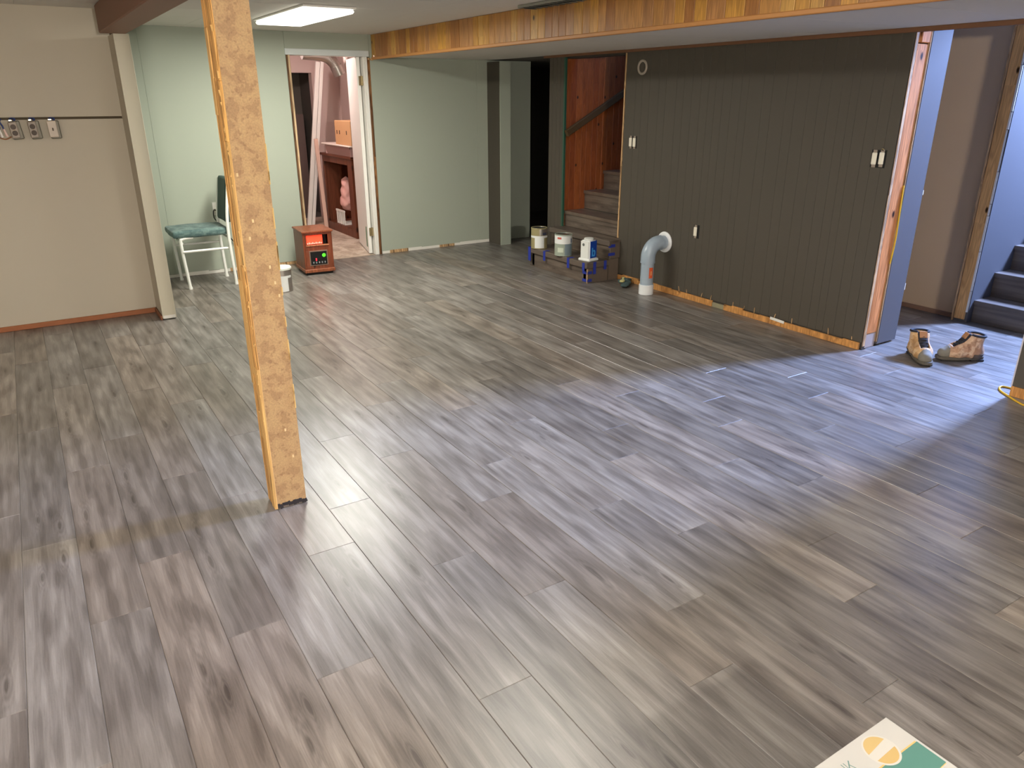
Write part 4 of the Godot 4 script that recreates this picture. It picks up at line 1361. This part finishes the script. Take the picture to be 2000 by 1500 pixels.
func build_cans() -> void:
	var y := 0.1885
	var wht := mat(rgb(226, 228, 226), 0.4)
	var olive := mat(rgb(150, 140, 100), 0.45)
	# angle in which the viewer stands, seen from the cans
	var va := atan2(-5.8, -4.1)
	va = atan2(-(0.0 - (-5.85)), 0.0 - 4.13)
	# 1: bare can with a torn white label and a paint dribble
	var a := paint_can(Vector3(4.135, y, -6.025), "metal paint can with torn white label nearest the pale wall end", olive, null, 0.079, 0.198, Vector2.ZERO)
	sleeve(a, "label_band", wht, 0.0800, 0.105, 0.125, va - 1.5, va + 1.5)
	sleeve(a, "label_patch", wht, 0.0803, 0.008, 0.112, va - 0.55, va + 0.65)
	sleeve(a, "rim_band", M.galv, 0.0803, 0.130, 0.190, va + 0.05, va + 1.5)
	sleeve(a, "label_mark", mat(rgb(60, 64, 84), 0.5), 0.0808, 0.132, 0.156, va + 0.45, va + 1.0)
	obj("ear", bx(Vector3(0.082, 0.150, 0.02), Vector3(0.006, 0.03, 0.03), 0.002), M.metal, a)
	# 2: white over grey green label
	var b := paint_can(Vector3(4.125, y, -5.612), "paint can with white and grey green label, middle of the three", mat(rgb(150, 160, 146), 0.4), wht, 0.081, 0.196, Vector2(0.112, 0.186))
	sleeve(b, "logo_mark", mat(rgb(196, 96, 84), 0.5), 0.0822, 0.156, 0.174, va - 0.75, va - 0.25, "small red printed mark")
	sleeve(b, "grey_panel", mat(rgb(122, 138, 146), 0.4), 0.0816, 0.008, 0.112, va + 0.15, va + 1.2)
	sleeve(b, "pale_swirl", mat(rgb(198, 206, 188), 0.4), 0.0818, 0.035, 0.078, va - 0.7, va + 0.0)
	sleeve(b, "blue_mark", mat(rgb(52, 70, 104), 0.4), 0.0820, 0.120, 0.160, va + 0.95, va + 1.15)
	# 3: square jug, half white and half blue
	var c := thing("paint_tub", "square white and blue paint tub on the step corner", "paint tub", Vector3(4.162, y, -5.278), 0.20)
	var blue := mat(rgb(14, 62, 158), 0.35)
	var side := 0.056
	obj("body", bx(Vector3(0, 0.098, 0), Vector3(side * 2, 0.176, side * 2), 0.016), wht, c)
	obj("foot_rim", bx(Vector3(0, 0.013, 0), Vector3(side * 2 + 0.022, 0.026, side * 2 + 0.022), 0.008), wht, c)
	var bl := obj("blue_label", bx(Vector3(0.0, 0.106, side + 0.0008), Vector3(0.086, 0.15, 0.0016)), blue, c, Vector3.ZERO, "blue label")
	obj("blue_label", bx(Vector3(side + 0.0008, 0.106, 0.0), Vector3(0.0016, 0.15, 0.086)), blue, c)
	var wlb := obj("white_label", bx(Vector3(-side - 0.0008, 0.106, 0.0), Vector3(0.0016, 0.15, 0.086)), mat(rgb(222, 224, 220), 0.4), c)
	var tm := TextMesh.new()
	tm.text = "b"
	var sf := SystemFont.new()
	sf.font_names = PackedStringArray(["Droid Sans"])
	sf.font_weight = 700
	tm.font = sf
	tm.font_size = 64
	tm.pixel_size = 0.0016
	tm.depth = 0.001
	obj("letter", tm, mat(rgb(70, 160, 226), 0.4), bl, Vector3(0.0, 0.080, side + 0.0022), "pale blue letter b")
	obj("round_mark", lathe([Vector2(0.013, 0.0), Vector2(0.013, 0.001), Vector2(0.0, 0.001)], 16, Transform3D(Basis(Vector3.BACK, PI / 2.0), Vector3(-side - 0.0016, 0.148, -0.012))), mat(rgb(96, 100, 98), 0.5), wlb, Vector3.ZERO, "small grey round emblem")
	obj("lid", lathe([Vector2(0.044, 0.186), Vector2(0.044, 0.200), Vector2(0.038, 0.204), Vector2(0.0, 0.204)], 24), mat(rgb(214, 216, 212), 0.4), c)
	# 4: can on the floor behind the post
	var d := paint_can(Vector3(1.715, 0.0005, -6.42), "white labelled paint can on the floor behind the post", M.galv, null, 0.082, 0.196, Vector2.ZERO)
	sleeve(d, "label_band", wht, 0.0830, 0.008, 0.135, -2.8, -1.22)
	sleeve(d, "label_band", wht, 0.0831, 0.122, 0.142, -2.8, -0.7)
	obj("plastic_lid", lathe([Vector2(0.086, 0.190), Vector2(0.086, 0.205), Vector2(0.080, 0.212), Vector2(0.0, 0.214)], 28), mat(rgb(226, 230, 220), 0.4), d)


func build_pipe() -> void:
	var p := thing("drain_pipe", "grey plastic vent pipe elbow from the floor into dark wall", "pipe", Vector3(4.285, 0, -4.63))
	var r := 0.055
	obj("socket", lathe([Vector2(0.058, 0.0), Vector2(0.062, 0.002), Vector2(0.062, 0.082), Vector2(0.0585, 0.084), Vector2(0.05, 0.084)], 28), M.pvc_white, p, Vector3.ZERO, "white floor coupling")
	obj("upright", tube([Vector3(0, 0.08, 0), Vector3(0, 0.285, 0)], r, 28), M.pvc, p)
	var pts := []
	var rr := 0.108
	for k in 15:
		var a := PI / 2.0 * k / 14.0
		pts.append(Vector3(rr - rr * cos(a), 0.316 + rr * sin(a), 0))
	obj("elbow", tube([Vector3(0, 0.272, 0)] + pts + [Vector3(rr + 0.016, 0.316 + rr, 0)], 0.0605, 28), M.pvc, p)
	obj("elbow_lip", tube([Vector3(0, 0.268, 0), Vector3(0, 0.281, 0)], 0.0622, 28), M.pvc, p)
	obj("elbow_lip", tube([Vector3(rr + 0.006, 0.424, 0), Vector3(rr + 0.019, 0.424, 0)], 0.0622, 28), M.pvc, p)
	obj("wall_stub", tube([Vector3(rr + 0.01, 0.424, 0), Vector3(0.176, 0.424, 0)], r, 28), M.pvc, p)
	obj("flange", lathe([Vector2(0.056, 0.012), Vector2(0.07, 0.012), Vector2(0.085, 0.007), Vector2(0.087, 0.0)], 32, Transform3D(Basis(Vector3.BACK, PI / 2.0), Vector3(0.176, 0.424, 0))), M.pvc_white, p, Vector3.ZERO, "white round wall flange")
	var va := atan2(-4.63, -4.285)
	sleeve(p, "sticker", mat(rgb(222, 92, 46), 0.5), r + 0.0008, 0.145, 0.235, va + 0.30, va + 0.98, "orange red sticker")
	sleeve(p, "sticker_print", mat(rgb(232, 170, 120), 0.5), r + 0.0012, 0.170, 0.205, va + 0.55, va + 0.75)
	# crumpled rag at the corner of the step
	var f := func(q: Vector3) -> float:
		return smin(capsule(q, Vector3(-0.04, 0.012, 0), Vector3(0.045, 0.02, 0.01), 0.02, 0.024), capsule(q, Vector3(0.0, 0.03, -0.02), Vector3(0.03, 0.045, 0.0), 0.016, 0.012), 0.02) + 0.005 * sin(q.x * 110.0 + q.y * 60.0) * sin(q.z * 130.0)
	var g := thing("rag", "small crumpled dark teal rag beside the pipe", "rag", Vector3(4.335, 0.011, -4.965), 0.9)
	g.scale = Vector3(2.1, 0.8, 1.9)
	obj("cloth", net(f, Vector3(-0.1, -0.006, -0.07), Vector3(0.1, 0.08, 0.07), 0.006), mat(rgb(66, 84, 84), 0.9), g)
	obj("yellowed_fold", net(func(q: Vector3) -> float: return capsule(q, Vector3(-0.02, 0.041, -0.014), Vector3(0.03, 0.050, -0.004), 0.010, 0.008) + 0.003 * sin(q.x * 120.0), Vector3(-0.05, 0.02, -0.05), Vector3(0.07, 0.09, 0.03), 0.006), mat(rgb(196, 186, 128), 0.9), g)


func device(parent: Node3D, at: Vector3) -> void:
	obj("rocker", bx(at, Vector3(0.012, 0.072, 0.032), 0.004), M.ivory, parent)
	obj("strap", bx(at + Vector3(0.003, 0, 0), Vector3(0.003, 0.104, 0.026), 0.001), M.plate_grey, parent)


func build_wall_fittings() -> void:
	# bare switches on the dark panelling
	var a := thing("light_switch", "pair of bare white switches near the staircase opening", "switch", Vector3(4.462, 1.205, -5.10))
	device(a, Vector3(-0.008, 0, -0.024))
	device(a, Vector3(-0.008, 0, 0.024))
	obj("box_hole", bx(Vector3(-0.0008, 0, 0), Vector3(0.0016, 0.10, 0.095)), M.black, a)
	var b := thing("light_switch", "pair of bare white switches beside the exposed wall end", "switch", Vector3(4.462, 1.21, -2.825))
	device(b, Vector3(-0.008, 0.0, -0.024))
	device(b, Vector3(-0.008, 0.004, 0.024))
	obj("box_hole", bx(Vector3(-0.0008, 0, 0), Vector3(0.0016, 0.105, 0.098)), M.black, b)
	obj("screw_ear", bx(Vector3(-0.005, 0.055, 0.022), Vector3(0.003, 0.012, 0.016), 0.001), M.brass, b)
	var o := thing("wall_outlet", "single bare white outlet on the dark panelling above the pipe", "outlet", Vector3(4.462, 0.560, -4.285))
	device(o, Vector3(-0.008, 0, 0))
	obj("box_hole", bx(Vector3(-0.0008, 0, 0.006), Vector3(0.0016, 0.105, 0.06)), M.black, o)
	# ring
	var r := obj("wall_ring", lathe([Vector2(0.041, 0.0), Vector2(0.041, 0.006), Vector2(0.045, 0.009), Vector2(0.054, 0.009), Vector2(0.0585, 0.005), Vector2(0.0585, 0.0)], 36, Transform3D(Basis(Vector3.BACK, PI / 2.0), Vector3(4.4615, 1.794, -5.03))), mat(rgb(176, 166, 152), 0.5))
	tag(r, "pale plastic ring high on the dark panelling", "ring")
	# boxes hanging from the gap in the beige wall
	for k in 3:
		var x: float = [0.012, 0.122, 0.237][k]
		var lab: String = ["grey outlet box hanging leftmost from the beige wall gap", "grey outlet box hanging in the middle of the beige wall row", "pale switch box hanging rightmost from the beige wall gap"][k]
		var e := thing("outlet_box" if k < 2 else "switch_box", lab, "outlet" if k < 2 else "switch", Vector3(x, 1.368, -6.2795))
		e.rotation.z = [0.10, 0.06, 0.03][k]
		obj("box_body", bx(Vector3(0.006, -0.003, 0.020), Vector3(0.066, 0.118, 0.040), 0.006), M.box_grey, e)
		if k < 2:
			obj("device", bx(Vector3(-0.006, 0.0, 0.043), Vector3(0.050, 0.104, 0.010), 0.006), M.plate_grey, e)
			for s in [0.020, -0.020]:
				obj("socket", lathe([Vector2(0.0165, 0.0), Vector2(0.0165, 0.003), Vector2(0.014, 0.004), Vector2(0.0, 0.004)], 18, Transform3D(Basis(Vector3.RIGHT, PI / 2.0), Vector3(-0.006, s, 0.047))), M.socket, e)
			obj("screw", bx(Vector3(-0.006, 0.0, 0.0485), Vector3(0.005, 0.005, 0.002), 0.001), M.brass, e)
		else:
			obj("cover", bx(Vector3(-0.006, 0.002, 0.0445), Vector3(0.056, 0.106, 0.009), 0.006), mat(rgb(206, 192, 176), 0.45), e)
			obj("toggle", bx(Vector3(-0.006, 0.0, 0.054), Vector3(0.007, 0.020, 0.012), 0.002), mat(rgb(84, 66, 48), 0.5), e)
		obj("clamp", bx(Vector3(-0.012, 0.062, 0.032), Vector3(0.022, 0.012, 0.014), 0.002), M.metal, e)
		obj("cable", tube(curve([Vector3(0.010, 0.055, 0.026), Vector3(0.016, 0.068, 0.020), Vector3(0.004, 0.072, 0.004), Vector3(-0.01, 0.072, -0.012)], 5), 0.006, 8), M.cable_blue, e)
	var wr := thing("loose_wires", "loose wires with white connector caps left of the outlet boxes", "wires", Vector3(-0.078, 1.40, -6.27))
	obj("wire", tube(curve([Vector3(-0.03, 0.035, -0.025), Vector3(-0.01, 0.02, 0.01), Vector3(0.005, -0.01, 0.03), Vector3(0.0, -0.035, 0.035)], 6), 0.005, 8), M.cable_blue, wr)
	obj("wire", tube(curve([Vector3(0.02, 0.036, -0.02), Vector3(0.012, 0.02, 0.012), Vector3(0.022, -0.005, 0.03), Vector3(0.027, -0.03, 0.035)], 6), 0.005, 8), M.cable_blue, wr)
	obj("wire", tube(curve([Vector3(-0.05, 0.01, 0.0), Vector3(-0.03, -0.06, 0.02), Vector3(0.02, -0.09, 0.02), Vector3(0.06, -0.075, 0.01)], 6), 0.004, 8), mat(rgb(150, 100, 62), 0.5), wr)
	obj("connector_cap", tube([Vector3(0.0, -0.03, 0.035), Vector3(0.010, -0.078, 0.038)], [0.006, 0.0085], 10), M.white, wr)
	obj("connector_cap", tube([Vector3(0.027, -0.025, 0.035), Vector3(0.038, -0.074, 0.038)], [0.006, 0.0085], 10), mat(rgb(232, 200, 190), 0.45), wr)


func build_boots() -> void:
	var defs := [
		["worn tan work boot facing forward, left of the pair", Vector3(4.505, 0.0, -2.295), Vector2(-0.66, 0.75), 1.0],
		["worn brown work boot turned sideways, right of the pair", Vector3(4.690, 0.0, -2.350), Vector2(-0.82, -0.57), -1.0]]
	for d in defs:
		var dir: Vector2 = d[2].normalized()
		# local +x points to the toe; the node stands under the toe tip
		var b := thing("work_boot", d[0], "boot", d[1], atan2(-dir.y, dir.x), "work boots on the entry floor")
		var s: float = d[3]
		var leather := mat(Color.WHITE, 0.75)
		leather.albedo_texture = tex(blotch_image(500 + int(s), 192, 192, rgb(190, 146, 92) if s > 0 else rgb(178, 134, 100), rgb(120, 84, 58), rgb(220, 196, 164)))
		leather.uv1_triplanar = true
		leather.uv1_scale = Vector3(5, 5, 5)
		var body := func(p: Vector3) -> float:
			var q := Vector3(p.x, p.y, p.z * 0.92)
			var f := capsule(q, Vector3(-0.046, 0.042, 0.003), Vector3(-0.115, 0.058, 0.0), 0.034, 0.046)
			f = smin(f, capsule(q, Vector3(-0.115, 0.058, 0.0), Vector3(-0.245, 0.055, 0.0), 0.046, 0.040), 0.03)
			f = smin(f, capsule(q, Vector3(-0.215, 0.06, 0.0), Vector3(-0.222, 0.165, 0.0), 0.046, 0.050), 0.035)
			f = smin(f, capsule(q, Vector3(-0.12, 0.07, 0.0), Vector3(-0.19, 0.13, 0.0), 0.036, 0.042), 0.03)
			f = maxf(f, 0.022 - p.y)
			return maxf(f, p.y - 0.166 - (p.x + 0.22) * 0.10)
		var upper := func(p: Vector3) -> float:
			var f: float = body.call(p)
			# hollow shaft
			f = maxf(f, -capsule(Vector3(p.x, p.y, p.z), Vector3(-0.222, 0.10, 0), Vector3(-0.226, 0.21, 0), 0.036, 0.044))
			# open throat for the tongue
			var t := Vector2(p.x + 0.150, p.y - 0.125)
			return maxf(f, -maxf(maxf(absf(p.z) - 0.026, -(p.x * 0.72 + p.y * 0.69 + 0.024)), p.x + 0.085 + 0.0 * t.x))
		obj("upper", net(upper, Vector3(-0.30, 0.01, -0.075), Vector3(0.01, 0.20, 0.075), 0.0058), leather, b)
		var cap := func(p: Vector3) -> float:
			return maxf(body.call(p) - 0.0028, -p.x - 0.072 + absf(p.z) * 0.25)
		obj("toe_cap", net(cap, Vector3(-0.10, 0.01, -0.07), Vector3(0.01, 0.11, 0.07), 0.0058), mat(rgb(118, 112, 98), 0.8), b, Vector3.ZERO, "scuffed grey toe cap")
		var rand := func(p: Vector3) -> float:
			return maxf(body.call(p) - 0.0026, maxf(p.y - 0.052, p.x + 0.20))
		obj("heel_counter", net(rand, Vector3(-0.31, 0.01, -0.075), Vector3(-0.18, 0.08, 0.075), 0.0058), mat(rgb(84, 70, 58), 0.85), b)
		# sole with a heel block
		var out := []
		for k in 40:
			var a := TAU * k / 40.0
			var cx := cos(a)
			var x := -0.145 + 0.147 * signf(cx) * pow(absf(cx), 0.82)
			var u := (x + 0.292) / 0.294
			var half := 0.040 + 0.012 * sin(clampf((u - 0.3) / 0.7, 0.0, 1.0) * PI * 0.8) - 0.003 * sin(u * PI)
			out.append(Vector2(x, half * signf(sin(a)) * pow(absf(sin(a)), 0.62)))
		obj("sole", prism(out, 0.016, Transform3D(Basis.IDENTITY, Vector3(0, 0.012, 0))), mat(rgb(92, 84, 72), 0.9), b)
		obj("heel_block", bx(Vector3(-0.243, 0.0065, 0), Vector3(0.082, 0.0125, 0.074), 0.003), mat(rgb(48, 44, 42), 0.9), b)
		obj("fore_tread", bx(Vector3(-0.098, 0.0065, 0), Vector3(0.15, 0.0125, 0.078), 0.003), mat(rgb(48, 44, 42), 0.9), b)
		# tongue, padded collar, laces
		var tongue := func(p: Vector3) -> float:
			var f := capsule(Vector3(p.x, p.y, p.z * 0.36), Vector3(-0.100, 0.084, 0), Vector3(-0.176, 0.168, 0), 0.0095, 0.011)
			return f
		var tg := obj("tongue", net(tongue, Vector3(-0.20, 0.06, -0.04), Vector3(-0.08, 0.19, 0.04), 0.005), mat(rgb(44, 42, 46), 0.9), b)
		obj("tongue_label", bx(Vector3(-0.155, 0.163, 0), Vector3(0.005, 0.042, 0.046), 0.002, Basis(Vector3.BACK, 0.55)), mat(rgb(172, 122, 80), 0.8), tg, Vector3.ZERO, "tan leather tongue patch")
		var ring := []
		for k in 17:
			var a := lerpf(0.55, TAU - 0.55, k / 16.0)
			ring.append(Vector3(-0.224 + 0.049 * cos(a), 0.168 + 0.1 * 0.05 * cos(a), 0.051 * sin(a)))
		obj("collar", tube(ring, 0.0085, 10), mat(rgb(34, 34, 40), 0.85), b, Vector3.ZERO, "dark padded collar")
		obj("lining", lathe([Vector2(0.0, 0.10), Vector2(0.040, 0.101), Vector2(0.043, 0.165)], 18, Transform3D(Basis.IDENTITY, Vector3(-0.225, 0, 0))), mat(rgb(26, 26, 30), 0.9), b)
		for k in 5:
			var t := k / 4.0
			var x := lerpf(-0.104, -0.168, t)
			var y := lerpf(0.104, 0.158, t)
			obj("lace", tube(curve([Vector3(x - 0.006, y - 0.010, 0.030), Vector3(x + 0.004, y + 0.004, 0.012), Vector3(x + 0.004, y + 0.005, -0.012), Vector3(x - 0.006, y - 0.010, -0.030)], 4), 0.0028, 6), mat(rgb(24, 24, 26), 0.8), tg)


func build_carton() -> void:
	# carton in the bottom right corner; its top carries the print
	var top := 0.30
	var corner := Vector3(1.366, top, -0.627)
	var c := thing("carton", "white printed carton with yellow and teal logo at the bottom edge", "box", Vector3(corner.x - 0.19, 0, corner.z + 0.23))
	var wx := 0.38
	var wz := 0.46
	obj("body", lohi(Vector3(-wx * 0.5, 0.0, -wz * 0.5), Vector3(wx * 0.5, top - 0.001, wz * 0.5), 0.002), mat(rgb(214, 210, 203), 0.55), c)
	var sc := 2700.0
	var im := Image.create_empty(int(wx * sc), int(wz * sc), false, Image.FORMAT_RGB8)
	im.fill(rgb(188, 187, 184))
	# positions measured from the far right corner: x to the left is negative, z towards the viewer positive
	var at := func(dx: float, dz: float) -> Vector2:
		return Vector2((wx + dx) * sc, dz * sc)
	var teal := rgb(84, 130, 121)
	var teal_text := rgb(96, 128, 124)
	var yel := rgb(194, 168, 114)
	var ora := rgb(214, 176, 112)
	# teal field with a pale orange border
	fill_poly(im, [at.call(-0.008, 0.0700), at.call(-0.008, 0.138), at.call(-0.36, 0.150), at.call(-0.36, 0.0700)], ora)
	fill_poly(im, [at.call(-0.006, 0.0735), at.call(-0.006, 0.136), at.call(-0.36, 0.152), at.call(-0.36, 0.0735)], teal)
	# round logo: white disc, two yellow halves
	var cc: Vector2 = at.call(-0.0900, 0.0465)
	disc(im, cc.x, cc.y, 0.0385 * sc, rgb(196, 194, 188))
	var half := func(a0: float, a1: float, shift: Vector2) -> Array:
		var o := []
		for k in 25:
			var a := lerpf(a0, a1, k / 24.0)
			o.append(cc + shift + Vector2(cos(a), sin(a)) * 0.0335 * sc)
		return o
	fill_poly(im, half.call(deg_to_rad(188), deg_to_rad(338), Vector2(0, -4)), yel)
	fill_poly(im, half.call(deg_to_rad(14), deg_to_rad(160), Vector2(0, 2)), rgb(192, 164, 108))
	# lettering: the end of a word, cut by the frame
	for q in [[-0.1875, 0.0245, -0.1885, 0.062, 0.0017], [-0.1725, 0.0258, -0.1875, 0.0405, 0.0024], [-0.1795, 0.0335, -0.1690, 0.0620, 0.0018], [-0.1943, 0.0242, -0.1943, 0.0620, 0.0017], [-0.2125, 0.0242, -0.1943, 0.0620, 0.0018], [-0.2125, 0.0242, -0.2125, 0.0620, 0.0017]]:
		stroke(im, at.call(q[0], q[1]), at.call(q[2], q[3]), q[4] * sc, teal_text)
	var pm := mat(Color.WHITE, 0.5)
	pm.albedo_texture = tex(im)
	obj("printed_top", print_quad(Vector3(-wx * 0.5 + 0.001, top, -wz * 0.5 + 0.001), Vector3(wx * 0.5 - 0.001, top, -wz * 0.5 + 0.001), Vector3(wx * 0.5 - 0.001, top, wz * 0.5), Vector3(-wx * 0.5 + 0.001, top, wz * 0.5)), pm, c)
